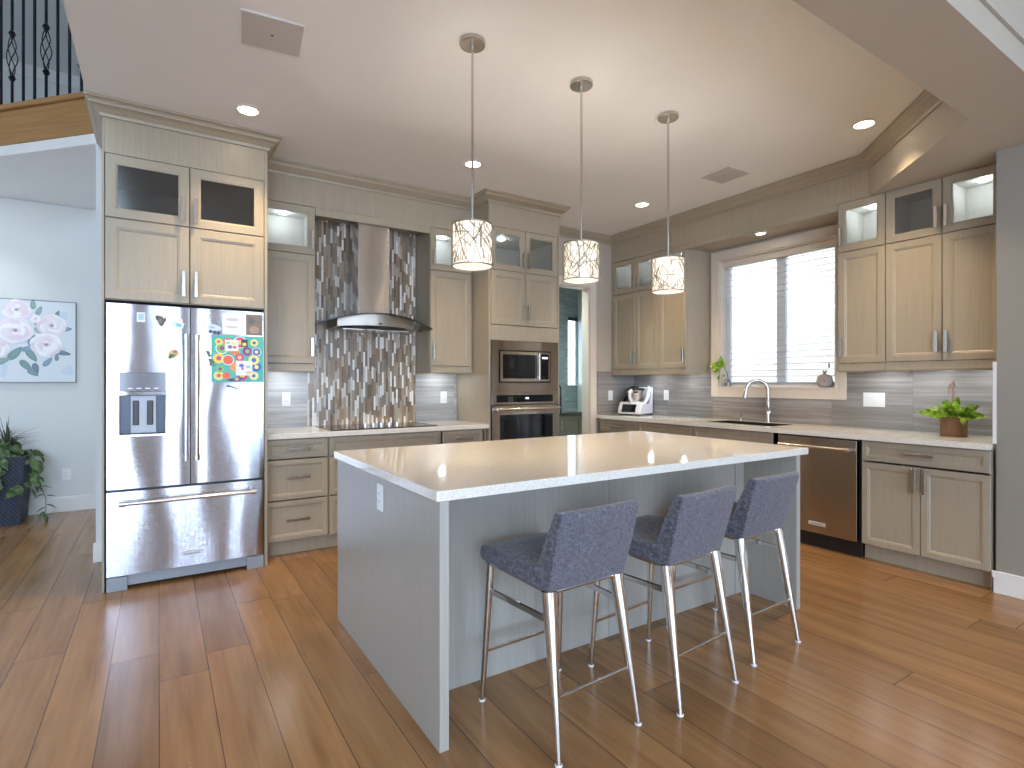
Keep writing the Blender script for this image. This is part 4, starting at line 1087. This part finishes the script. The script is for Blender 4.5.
hw = (y1 - y0) / 2 - .020
bx('head_rail', (-.030, .030, -hw, hw, z1 - .075, z1 - .0125), 'casing', t, .003)
bm = BM(); zs = z1 - .098; pitch = .0585; tilt = R(7); n = 0
while zs > z0 + .055:
    c_, s_ = math.cos(tilt) * .028, math.sin(tilt) * .028
    v = [bm.verts.new(p) for p in ((-c_, -hw, zs - s_), (-c_, hw, zs - s_), (c_, hw, zs + s_), (c_, -hw, zs + s_))]
    u = [bm.verts.new((p.co.x - .0014, p.co.y, p.co.z + .0022)) for p in v]
    for q in ((0, 1, 2, 3),): bm.faces.new([v[i] for i in q][::-1]); bm.faces.new([u[i] for i in q])
    for i in range(4): bm.faces.new((v[i], v[(i + 1) % 4], u[(i + 1) % 4], u[i]))
    zs -= pitch
build('slats', bm, 'slat', t)
bx('bottom_rail', (-.024, .024, -hw, hw, z0 + .0145, z0 + .036), 'plastic_white', t, .003)
bm = BM()
for yy in (-hw + .12, 0, hw - .12): tube(bm, [(-.031, yy, z1 - .08), (-.031, yy, z0 + .03)], .0012, 5)
build('ladder_cord', bm, 'plastic_white', t)
bm = BM(); tube(bm, [(-.036, -hw + .055, z1 - .07), (-.036, -hw + .055, 1.47)], .0012, 5); lathe(bm, [(.002, .045), (.007, .03), (.008, .0), (.004, -.004)], 10, (-.036, -hw + .055, 1.425))
build('pull_cord', bm, 'greyplastic', t)

struct(bx('exterior_ground', (0.36, 2.6, -9.0, 5.7, -.4, -.3), paint('gravel_alley', sc(150, 146, 140), .9)), 'added unseen pale ground between the houses outside the sink window', 'ground')  # unseen, added to dim the light between the houses
struct(bx('exterior_sky_blocker', (0.02, 0.15, FY, 5.7, CZ + .125, 6.0), 'white'), 'added unseen upper outside wall blocking sky light above the sink window', 'exterior')  # added out of view to cut the sky light reaching the alley
struct(bx('exterior_wall', (2.6, 2.75, -9.0, 5.7, -.4, 6.0), paint('pale_house_siding', sc(220, 210, 194), .8)), 'pale neighbouring house wall outside the sink window', 'exterior')

# ------------------------------------------------------------------ sink and faucet
t = thing('kitchen_sink', 'undermount stainless sink basin set in the window counter', 'sink', (0, 0, 0))
bm = BM(); a, b, c, d = SK; zt, zb = .8745, .70
def shell_ring(i, z): return [bm.verts.new(p) for p in ((a - .012 + i, c - .012 + i, z), (b + .012 - i, c - .012 + i, z), (b + .012 - i, d + .012 - i, z), (a - .012 + i, d + .012 - i, z))]
rg = [shell_ring(.0123, .9125), shell_ring(.0165, .9125), shell_ring(.022, zb + .02), shell_ring(.05, zb), shell_ring(.045, zb - .006), shell_ring(.0135, zb + .01), shell_ring(.0123, .88)]
for p, q in zip(rg, rg[1:] + rg[:1]):
    if p is rg[3]: continue
    for k in range(4): bm.faces.new((p[k], p[(k + 1) % 4], q[(k + 1) % 4], q[k]))
bm.faces.new(rg[3]); bm.faces.new(rg[4][::-1]); build('basin', bm, plain('dull_sink_steel', (.07, .06, .055, 1), .4, .8), t, smooth=True)
bm = BM(); lathe(bm, [(.042, .7005), (.042, .703), (.03, .702)], 20, ((a + b) / 2, (c + d) / 2, 0)); build('drain', bm, 'chrome', t)
t = thing('faucet', 'tall brushed nickel gooseneck faucet behind the sink', 'faucet', (-.070, -1.885, .9142), R(-45))
bm = BM(); lathe(bm, [(.027, 0), (.027, .006), (.020, .012), (.0175, .06), (.0165, .14), (.0165, .235), (.014, .24)], 20); build('body', bm, 'nickel', t, smooth=True)
bm = BM(); pts = [(0, 0, .23)]; rr = .098
for k in range(15):
    ang = PI * k / 14 * .94; pts.append((-rr + rr * math.cos(ang), 0, .30 + rr * math.sin(ang)))
tube(bm, pts, .0150, 12); build('spout', bm, 'nickel', t, smooth=True)
e = Vector(pts[-1]); bm = BM(); tube(bm, [e + Vector((0, 0, .004)), e + Vector((-.006, 0, -.035)), e + Vector((-.012, 0, -.085))], [.0145, .017, .020], 14); build('spray_head', bm, 'nickel', t, smooth=True)
bm = BM(); tube(bm, [(0, -.014, .10), (0, -.030, .10)], .014, 12); tube(bm, [(0, -.030, .10), (-.01, -.050, .125), (-.02, -.060, .165)], [.008, .006, .006], 8); build('lever', bm, 'nickel', t, smooth=True)
bm = BM(); lathe(bm, [(.022, 0), (.022, .004), (.012, .010), (.010, .05), (.013, .058), (.013, .066)], 16)
tag(build('soap_dispenser', bm, 'nickel', smooth=True, loc=(-.075, -1.60, .9142)), 'small nickel soap dispenser behind the left half of the sink', 'soap dispenser')

# ------------------------------------------------------------------ food processor in the corner
t = thing('food_processor', 'white kitchen food processor with steel bowl and dark screen in the corner', 'food processor', (-.235, -.325, .9142), R(-72))
MAT['pwhite'] = plain('glossy_white_casing', sc(236, 236, 242), .2)
bm = BM()
prof = [(-.155, .012), (-.165, .035), (-.155, .085), (-.10, .155), (-.085, .150), (-.06, .135), (.06, .135), (.10, .16), (.145, .315), (.165, .325), (.172, .30), (.165, .012)]
nx = 6; rows = []
for i in range(nx + 1):
    u = -1 + 2 * i / nx; wd = .145 * (1 - .0 * u * u); sh = -.012 * (1 - u * u)
    rows.append([bm.verts.new((u * wd, y_ + sh * (1 if y_ < 0 else -1), z_ - (.0 if abs(u) > .7 else (.02 if z_ > .12 and y_ > .05 and z_ < .3 else 0)))) for y_, z_ in prof])
for p, q in zip(rows, rows[1:]):
    for k in range(len(prof)): bm.faces.new((p[k], p[(k + 1) % len(prof)], q[(k + 1) % len(prof)], q[k]))
bm.faces.new(rows[0]); bm.faces.new(rows[-1][::-1])
build('base', bm, 'pwhite', t, bevel=.012, smooth=True)
for s in (-1, 1):
    bm = BM(); tube(bm, [(s * .128, -.12, .10), (s * .135, -.03, .15), (s * .135, .05, .21), (s * .125, .11, .30), (s * .10, .145, .318)], [.014, .018, .020, .022, .018], 10); build('side_arm', bm, 'pwhite' if s > 0 else 'black', t, smooth=True)
bx('foot_ring', (-.140, .140, -.150, .160, 0, .0125), 'black', t, .004)
bm = BM(); v = [bm.verts.new(p) for p in ((-.085, -.186, .040), (.085, -.186, .040), (.085, -.150, .126), (-.085, -.150, .126))]; u = [bm.verts.new((p.co.x, p.co.y + .02, p.co.z - .008)) for p in v]
bm.faces.new(v); bm.faces.new(u[::-1])
for i in range(4): bm.faces.new((v[i], u[i], u[(i + 1) % 4], v[(i + 1) % 4]))
build('screen', bm, 'black_glass', t)
bm = BM(); lathe(bm, [(.070, .137), (.098, .18), (.106, .28), (.109, .285)], 28, (0, .01, 0)); build('bowl', bm, 'steel', t, smooth=True)
bm = BM(); lathe(bm, [(.113, .284), (.113, .300), (.080, .314), (.040, .316), (.040, .334), (.034, .336)], 28, (0, .01, 0)); build('lid', bm, 'black', t, smooth=True)
bm = BM(); tube(bm, [(.0, -.098, .28), (.0, -.142, .27), (.0, -.138, .19), (.0, -.088, .165)], .015, 10, flat=1.6); build('handle', bm, 'plastic_white', t, smooth=True)
bm = BM(); tube(bm, [(.088, -.02, .27), (.05, -.088, .265), (-.075, -.06, .27)], .010, 8); build('bowl_clip', bm, 'black', t, smooth=True)

# ------------------------------------------------------------------ plants
def leaf(bm, p, d, L, W, droop=.25, up=Vector((0, 0, 1)), n=4, fold=.15, shape=None):
    """a folded leaf blade from p along d"""
    d = Vector(d).normalized(); s = d.cross(up)
    s = s.normalized() if s.length > 1e-4 else Vector((1, 0, 0)); nn = s.cross(d).normalized(); rows = []
    for i in range(n + 1):
        u = i / n; wd = W * (shape[i] if shape else math.sin(PI * min(.97, .06 + u * .94)) ** .8)
        c = Vector(p) + d * (L * u) - Vector((0, 0, 1)) * (droop * L * u * u)
        rows.append((bm.verts.new(c - s * wd / 2 + nn * fold * wd), bm.verts.new(c), bm.verts.new(c + s * wd / 2 + nn * fold * wd)))
    for a, b in zip(rows, rows[1:]):
        bm.faces.new((a[0], a[1], b[1], b[0])); bm.faces.new((a[1], a[2], b[2], b[1]))
def foliage_obj(name, bm, mat, parent, **k):
    me_o = build(name, bm, mat, parent, smooth=False, **k)
    for p in me_o.data.polygons: p.use_smooth = True
    return me_o
# potted plant in the bark basket
t = thing('potted_plant', 'leafy green plant in a square brown bark basket on the counter end', 'potted plant', (-.235, -3.385, .9142), R(4))
bm = BM(); h = .135; hx, hy = .054, .066; e = .010
for d in ((-hx, hx, -hy, -hy + e, 0, h), (-hx, hx, hy - e, hy, 0, h), (-hx, -hx + e, -hy + e, hy - e, 0, h), (hx - e, hx, -hy + e, hy - e, 0, h), (-hx + e, hx - e, -hy + e, hy - e, 0, .01)): box(bm, *d)
build('basket', bm, 'bark', t, bevel=.002)
bx('soil', (-.044, .044, -.056, .056, .10, .115), 'soil', t)
bm = BM(); tube(bm, [(-.057, .0, .125), (-.060, -.004, .2), (-.02, .0, .39), (.02, .01, .39), (.057, .0, .13)], .003, 6); tube(bm, [(-.02, .0, .39), (-.03, -.02, .35), (-.03, .018, .33), (-.02, .0, .385)], .003, 6); tube(bm, [(-.02, .0, .385), (-.02, .03, .34), (-.03, .02, .29)], .003, 6)
build('twine_handle', bm, 'twine', t, smooth=True)
rnd = random.Random(11); bm = BM()
for k in range(44):
    a = rnd.uniform(0, 2 * PI); el = rnd.uniform(.25, 1.35); rr = rnd.uniform(0, .035)
    p = Vector((rr * math.cos(a), rr * math.sin(a), .118)); d = Vector((math.cos(a) * math.cos(el) * .8, math.sin(a) * math.cos(el), math.sin(el)))
    st = p + d * rnd.uniform(.02, .08); leaf(bm, st, d + Vector((0, 0, rnd.uniform(-.3, .15))), rnd.uniform(.07, .12), rnd.uniform(.030, .048), rnd.uniform(.05, .4), up=rnd.choice((Vector((-.7, -.2, .8)), Vector((0, 0, 1)))))
for d, L in (((-.3, -.8, .75), .17), ((-.3, -.95, .25), .18), ((-.3, .95, .32), .19), ((-.5, .8, .5), .16), ((-.6, -.2, 1.), .17), ((-.5, .25, 1.), .16), ((-.8, .1, .35), .12), ((-.2, -.6, .5), .18)):
    leaf(bm, (d[0] * .03, d[1] * .03, .125), d, L, .060, .1, up=Vector((-.8, -.3, .5)))
leaf(bm, (-.052, -.06, .14), (-.4, -.2, -.8), .06, .038, .1)
foliage_obj('leaves', bm, 'leaf_bright', t)
bm = BM()
for k in range(12):
    a = 2 * PI * k / 12; tube(bm, [(.02 * math.cos(a), .02 * math.sin(a), .112), (.05 * math.cos(a), .05 * math.sin(a), .165)], .0022, 5)
build('stem', bm, 'stem', t)
# cutting in a small glass jar on the window sill
t = thing('jar_plant', 'green cutting in a small glass jar on the left end of the window sill', 'plant in a jar', (-.002, -1.398, z0 + .0145))
bm = BM(); lathe(bm, [(.026, 0), (.030, .006), (.030, .055), (.022, .068), (.022, .078), (.020, .078), (.020, .067), (.027, .054), (.027, .008), (.0, .006)], 20, caps=False); build('jar', bm, 'glass', t, smooth=True)
bm = BM(); lathe(bm, [(.0, .0065), (.0265, .0085), (.0265, .040), (0, .0405)], 18, caps=False); build('water', bm, thin_glass('jar_water', (.80, .90, .80, 1), .02, .2), t, smooth=True)
bm = BM(); tube(bm, [(0, 0, .01), (-.008, -.008, .08), (-.012, .0, .15), (-.02, .03, .20), (-.03, .07, .215)], .0032, 7); tube(bm, [(0, 0, .02), (.005, -.008, .08)], .002, 6); tube(bm, [(-.025, .06, .21), (-.03, .085, .15), (-.03, .08, .11)], .002, 6); build('stem', bm, 'stem', t, smooth=True)
bm = BM()
for p, d, L, W in (((-.03, .07, .215), (-.35, .8, .1), .105, .085), ((-.03, .06, .218), (-.3, -.8, .05), .085, .075), ((-.035, .07, .216), (-.8, .1, -.35), .095, .085), ((-.028, .065, .218), (0, -.05, .95), .105, .055), ((-.03, .065, .212), (-.5, .5, -.6), .085, .07), ((-.028, .08, .108), (-.2, .2, -.9), .04, .028), ((-.012, .015, .11), (-.3, .7, .1), .04, .03), ((-.02, .05, .21), (-.6, -.4, .3), .07, .06)):
    leaf(bm, p, d, L, W, .12, up=Vector((-.8, -.45, .45)))
foliage_obj('leaves', bm, 'leaf_bright', t)
# pomegranate ornament with its clock-like face
t = thing('pomegranate_ornament', 'small grey brown pomegranate shaped ornament on the right end of the sill', 'ornament', (-.006, -2.378, z0 + .0145), R(-66))
MAT['pewter'] = plain('aged_pewter', sc(166, 154, 152), .75, 0.0)
bm = BM(); lathe(bm, [(.0, 0), (.03, .001), (.055, .018), (.067, .055), (.055, .095), (.03, .112), (.014, .115), (.0, .115)], 24, caps=False)
for v in bm.verts: v.co.y *= .5
build('body', bm, 'pewter', t, smooth=True)
bm = BM(); lathe(bm, [(.012, .112), (.012, .124), (.015, .128), (.010, .128)], 12)
for k in range(6):
    a = k * PI / 3; leaf(bm, (.010 * math.cos(a), .010 * math.sin(a), .122), (math.cos(a) * .5, math.sin(a) * .5, 1), .032, .016, -.0)
build('crown', bm, 'pewter', t)
bm = BM(); lathe(bm, [(.040, 0), (.040, .010), (.034, .014), (.0, .0145)], 24, caps=False); build('face', bm, 'pewter', t, loc=(0, -.024, .056), rot=(R(90), 0, 0), smooth=True)
bm = BM(); lathe(bm, [(.005, .0), (.005, .004)], 10); build('button', bm, 'black', t, loc=(0, -.0385, .056), rot=(R(90), 0, 0))

# ------------------------------------------------------------------ hall: canvas, planter
t = thing('flower_canvas', 'canvas picture of pale pink roses with grey green leaves on the hall wall', 'picture', (-5.99, 2.0995, 1.693))
hw, hh, th = .355, .397, .022
bx('canvas', (-hw, hw, -th, 0, -hh, hh), 'plastic_white', t, .002)
bx('frame', [(-hw - .006, -hw, -th - .003, 0, -hh - .006, hh + .006), (hw, hw + .006, -th - .003, 0, -hh - .006, hh + .006), (-hw, hw, -th - .003, 0, -hh - .006, -hh), (-hw, hw, -th - .003, 0, hh, hh + .006)], plain('thin_grey_frame', sc(120, 118, 116), .5), t)
rnd = random.Random(21); polys = [(rect(-hw + .001, hw - .001, -hh + .001, hh - .001), sc(224, 230, 234))]
for k in range(26): polys.append((ell(rnd.uniform(-.3, .3), rnd.uniform(-.33, .33), rnd.uniform(.03, .07), rnd.uniform(.03, .06), rnd.random() * 3, 12, 0, .2, k), rnd.choice((sc(222, 230, 236), sc(208, 220, 230), sc(226, 226, 236)))))
LV = (sc(132, 164, 156), sc(108, 142, 140), sc(150, 178, 168), sc(92, 120, 136), sc(120, 150, 172))
for (cx, cz, L, a) in ((.03, .36, .05, 1.6), (.075, .30, .05, 1.2), (.055, .20, .05, 1.7), (.21, .27, .045, 1.2), (.235, .17, .05, .7), (.27, .13, .06, .1), (.10, .10, .07, -.4), (.17, .09, .05, .5), (.265, -.11, .055, -.2), (.21, -.15, .04, 1.5), (.14, -.20, .055, .9), (.02, -.14, .07, -1.0), (-.10, -.12, .08, .9), (-.02, -.24, .07, -.9), (.05, -.27, .06, -1.4), (.03, -.31, .05, -.6), (.0, -.07, .06, .4), (-.2, -.2, .07, .4), (-.25, .3, .06, .9), (.02, .02, .07, 1.5)):
    c0 = rnd.choice(LV); pts = []
    for k in range(13):
        u = k / 12 * 2 * PI; pts.append((cx + L * math.cos(u) * math.cos(a) - .42 * L * math.sin(u) * (1 - .35 * math.cos(u)) * math.sin(a), 0, cz + L * math.cos(u) * math.sin(a) + .42 * L * math.sin(u) * (1 - .35 * math.cos(u)) * math.cos(a)))
    polys.append((pts, c0)); polys.append(([(cx + (p[0] - cx) * .55, 0, cz + (p[2] - cz) * .55 + .004) for p in pts], tuple(min(1, q * 1.18) for q in c0[:3]) + (1,)))
def rose(cx, cz, r, s):
    rn = random.Random(s)
    for ring, (f, n) in enumerate(((1.0, 7), (.78, 6), (.55, 5), (.34, 4))):
        for k in range(n):
            a = 2 * PI * k / n + ring * .5 + rn.random() * .3; q = r * f
            tone = rn.choice((sc(248, 244, 246), sc(242, 230, 236), sc(252, 250, 250), sc(236, 218, 228)))
            polys.append((ell(cx + q * .52 * math.cos(a), cz + q * .46 * math.sin(a), q * .52, q * .40, a + 1.57, 12, 0, .10, s + k), tone))
    polys.append((ell(cx, cz, r * .15, r * .13), sc(204, 172, 190))); polys.append((ell(cx, cz, r * .07, r * .06), sc(150, 130, 140)))
rose(.17, .16, .13, 5); rose(-.09, .30, .12, 9); rose(-.10, .10, .15, 13); rose(.13, -.03, .135, 17); rose(-.25, -.08, .12, 31); rose(.05, .22, .05, 41)
polys = [([(p[0], -th - .0004 - .00004 * i, p[2]) for p in pts], c) for i, (pts, c) in enumerate(polys)]
colmesh('painting', polys, t)
# planter
t = thing('planter', 'dark woven square planter with ivy and a spiky plant on the hall floor', 'planter', (-6.165, 1.84, 0))
bm = BM(); a, b, h = .175, .215, .62
v = [[bm.verts.new((sx * q, sy * q, z)) for sx, sy in ((-1, -1), (1, -1), (1, 1), (-1, 1))] for q, z in ((a, 0), (b, h), (b - .02, h), (a - .02, .06))]
for p, q in zip(v, v[1:]):
    for k in range(4): bm.faces.new((p[k], p[(k + 1) % 4], q[(k + 1) % 4], q[k]))
bm.faces.new(v[0][::-1]); bm.faces.new(v[-1]); build('pot', bm, 'wicker_dark', t, bevel=.004)
bx('soil', (-.19, .19, -.19, .19, .55, .57), 'soil', t)
rnd = random.Random(5); bm = BM(); IV = [.55, 1.0, .9, .5, .05]
CAMV = Vector((.18, -1.0, .12)).normalized()
for k in range(300):
    a = rnd.uniform(0, 2 * PI); m = max(abs(math.cos(a)), abs(math.sin(a))); e = rnd.random()
    rr = (.06 + .17 * e) / m; p = Vector((rr * math.cos(a), rr * math.sin(a), .60 + rnd.uniform(-.03, .13) * (1.25 - e)))
    if e > .35 and rnd.random() < .6: p = Vector((math.cos(a) * (.225 + rnd.uniform(0, .05)) / m, math.sin(a) * (.225 + rnd.uniform(0, .05)) / m, rnd.uniform(.27, .62)))
    d = Vector((math.cos(a) * .6, math.sin(a) * .6, rnd.uniform(-1.0, .3))) + Vector((rnd.uniform(-.7, .7), rnd.uniform(-.4, .4), 0))
    out_ = Vector((math.cos(a), math.sin(a), .5)); d2 = d - out_ * d.dot(out_) * .6
    leaf(bm, p, d2, rnd.uniform(.06, .10), rnd.uniform(.055, .09), .15, up=out_, n=4, shape=IV)
foliage_obj('ivy', bm, 'leaf_ivy', t, label='green ivy spilling over the pot rim')
bm = BM(); SH = [1, .95, .8, .55, .05]
for k in range(64):
    a = rnd.uniform(0, 2 * PI); el = rnd.uniform(.35, 1.5)
    leaf(bm, (.06 + .015 * math.cos(a), -.02 + .015 * math.sin(a), .60 + rnd.uniform(.05, .16)), (math.cos(a) * math.cos(el), math.sin(a) * math.cos(el), math.sin(el)), rnd.uniform(.26, .42), .014, rnd.uniform(.25, .75), n=5, shape=SH + [.02], fold=.2)
leaf(bm, (.06, -.02, .72), (.06, -.02, 1), .36, .016, 0, n=5, shape=SH + [.02])
foliage_obj('spiky_leaves', bm, 'leaf_dry', t, label='thin grey green arching blades')
bm = BM(); tube(bm, [(.06, -.02, .56), (.06, -.02, .74)], .012, 8); tube(bm, [(.235, -.1, .5), (.30, -.08, .34), (.34, -.06, .2), (.345, -.08, .10), (.33, -.1, .05)], .003, 6); build('stem', bm, 'stem', t, smooth=True)
bm = BM()
for p, d in (((.31, -.08, .32), (.9, -.1, -.1)), ((.335, -.07, .24), (-.8, -.4, -.1)), ((.34, -.06, .22), (.9, -.2, .1)), ((.345, -.07, .14), (.8, -.3, -.2)), ((.345, -.08, .12), (-.8, -.2, -.3)), ((.34, -.09, .08), (-.5, -.6, -.4)), ((.335, -.1, .06), (.3, -.3, -.9))):
    leaf(bm, p, d, .085, .045, .2, shape=[.5, 1, .85, .5, .05])
foliage_obj('trailing_sprig', bm, 'leaf_ivy', t, label='single ivy shoot trailing to the floor')

# ------------------------------------------------------------------ railing of the upper landing
t = thing('stair_railing', 'dark iron balusters with twisted baskets on the upper landing edge', 'railing', (P0.x, P0.y, 3.445))
bz = lambda s: (DIR.x * s - NRM.x * .035, DIR.y * s - NRM.y * .035)
SP = .1165
for k in range(18):
    s = .098 + k * SP; x, y = bz(s); has = k % 3 == 1
    bm = BM(); r = .0075
    lathe(bm, [(r * 1.3, 0), (r * 1.3, .90)] if not has else [(r * 1.3, 0), (r * 1.3, .25)], 4, (x, y, 0))
    b = build('baluster', bm, 'iron', t)
    if has:
        bm = BM(); lathe(bm, [(r * 1.3, .59), (r * 1.3, .90)], 4, (x, y, 0)); build('upper_bar', bm, 'iron', b)
    if has:
        bm = BM()
        for q in range(4):
            pts = []
            for i in range(13):
                u = i / 12; ang = q * PI / 2 + u * PI * 1.25; rr = .004 + .030 * math.sin(PI * u); pts.append((x + rr * math.cos(ang), y + rr * math.sin(ang), .25 + .34 * u))
            tube(bm, pts, .004, 6)
        build('basket', bm, 'iron', b, smooth=True)
        for zz in (.245, .595):
            bm = BM(); lathe(bm, [(.008, -.025), (.020, -.014), (.012, -.006), (.026, 0), (.012, .006), (.020, .014), (.008, .025)], 10, (x, y, zz)); build('collar', bm, 'iron', b)
bm = BM(); a = bz(0.0); b = bz(2.3); dx = Vector((NRM.x, NRM.y, 0)) * .03
v = []
for e in (a, b):
    for s, z in ((-1, .90), (1, .90), (1, .96), (-1, .96)): v.append(bm.verts.new((e[0] + dx.x * s, e[1] + dx.y * s, z)))
for f in ((0, 1, 5, 4), (1, 2, 6, 5), (2, 3, 7, 6), (3, 0, 4, 7), (3, 2, 1, 0), (4, 5, 6, 7)): bm.faces.new([v[i] for i in f])
build('handrail', bm, plain('dark_wood_handrail', sc(62, 40, 26), .35), t, bevel=.008)

# ------------------------------------------------------------------ pantry behind the doorway
PY, PX0, PX1, PZ = 1.30, -2.2, 0.24, 2.70
pw = (0.055, 0.225, 1.24, 2.22)
bm = BM(); box(bm, PX0, pw[0], PY, PY + .1, 0, PZ); box(bm, pw[1], PX1, PY, PY + .1, 0, PZ); box(bm, pw[0], pw[1], PY, PY + .1, 0, pw[2]); box(bm, pw[0], pw[1], PY, PY + .1, pw[3], PZ)
struct(build('wall_pantry_back', bm, 'tile_teal'), 'pale teal tiled back wall of the pantry seen through the doorway', 'wall')
struct(bx('wall_pantry', [(PX1, PX1 + .1, .05, PY + .1, 0, PZ), (PX0 - .1, PX0, .12, PY + .1, 0, PZ)], 'wall_pantry'), 'pale blue green side wall of the pantry', 'wall')
struct(bx('ceiling_pantry', (PX0 - .1, PX1 + .1, .05, PY + .1, PZ, PZ + .05), 'ceiling'), 'pantry ceiling beyond the doorway', 'ceiling')
w2 = struct(bx('window_2', [(pw[0], pw[0] + .02, PY + .02, PY + .06, pw[2], pw[3]), (pw[1] - .02, pw[1], PY + .02, PY + .06, pw[2], pw[3]), (pw[0], pw[1], PY + .02, PY + .06, pw[2], pw[2] + .02), (pw[0], pw[1], PY + .02, PY + .06, pw[3] - .02, pw[3])], 'plastic_white'), 'narrow pantry window with a white blind', 'window')
t = thing('window_blind', 'narrow white slat blind in the pantry window, seen through the doorway', 'window blind', ((pw[0] + pw[1]) / 2, PY + .008, 0))
hwp = (pw[1] - pw[0]) / 2 - .002
bx('head_rail', (-hwp, hwp, -.030, .012, pw[3] - .03, pw[3] + .02), 'black', t, .002)
bm = BM(); zz = pw[3] - .06
while zz > pw[2] + .03:
    box(bm, -hwp, hwp, -.012, .008, zz, zz + .003); zz -= .045
build('slats', bm, 'slat', t)
bx('bottom_rail', (-hwp, hwp, -.012, .01, pw[2] + .005, pw[2] + .02), 'plastic_white', t)
portal('daylight_portal', ((pw[0] + pw[1]) / 2, PY + .12, (pw[2] + pw[3]) / 2), (R(-90), 0, 0), pw[1] - pw[0], pw[3] - pw[2])
t = thing('base_cabinet', 'grey green pantry base cabinet seen through the doorway', 'cabinet', (-1.85, .70, 0), 0, 'base cabinets')
MAT['cab_pantry'] = cabinet_mat('grey_green_pantry_wood', sc(150, 152, 138))
carcass(t, 1.68, PY - .702, .1, .86, mat='cab_pantry'); bx('toe_kick', (0, 1.68, .07, .09, 0, .099), 'cab_pantry', t)
for i in range(4): door(t, i * .42, (i + 1) * .42, .105, .855, (i * .42 + (.38 if i % 2 == 0 else .04), .75, 'v'), mat='cab_pantry')
slab('countertop', 'dark stone counter in the pantry seen through the doorway', (-1.87, -.155, .66, PY - .001, .861, .90), 'counter_dark')
t = thing('faucet', 'dark pull-down faucet on the pantry counter', 'faucet', (-.215, 1.12, .9005), R(160))
bm = BM(); tube(bm, [(0, 0, 0), (0, 0, .20)], .014, 12); pts = [(0, 0, .2)]
for k in range(13): pts.append((.07 - .07 * math.cos(PI * k / 12), 0, .30 + .07 * math.sin(PI * k / 12)))
tube(bm, pts, .010, 10); build('spout', bm, 'black', t, smooth=True)
bm = BM(); tube(bm, [(.14, 0, .30), (.146, 0, .22)], [.012, .018], 12); build('spray_head', bm, 'nickel', t, smooth=True)
t = thing('downlight', 'added unseen fill light inside the pantry, out of view above the doorway', 'downlight', (-1.15, .55, PZ), 0, 'recessed ceiling lights')  # unseen lamp added to brighten the pantry and door jamb
bm = BM(); lathe(bm, [(.075, -.0005), (.075, -.004), (.058, -.006), (.0, -.003)], 24, caps=False); build('lens', bm, 'lamp', t)
lamp('pantry_fill_lamp', 'SPOT', t, (0, 0, -.02), 75.0, (.86, 1.0, 1.0), .05, angle=R(150), blend=.9)
bpy.context.view_layer.update()
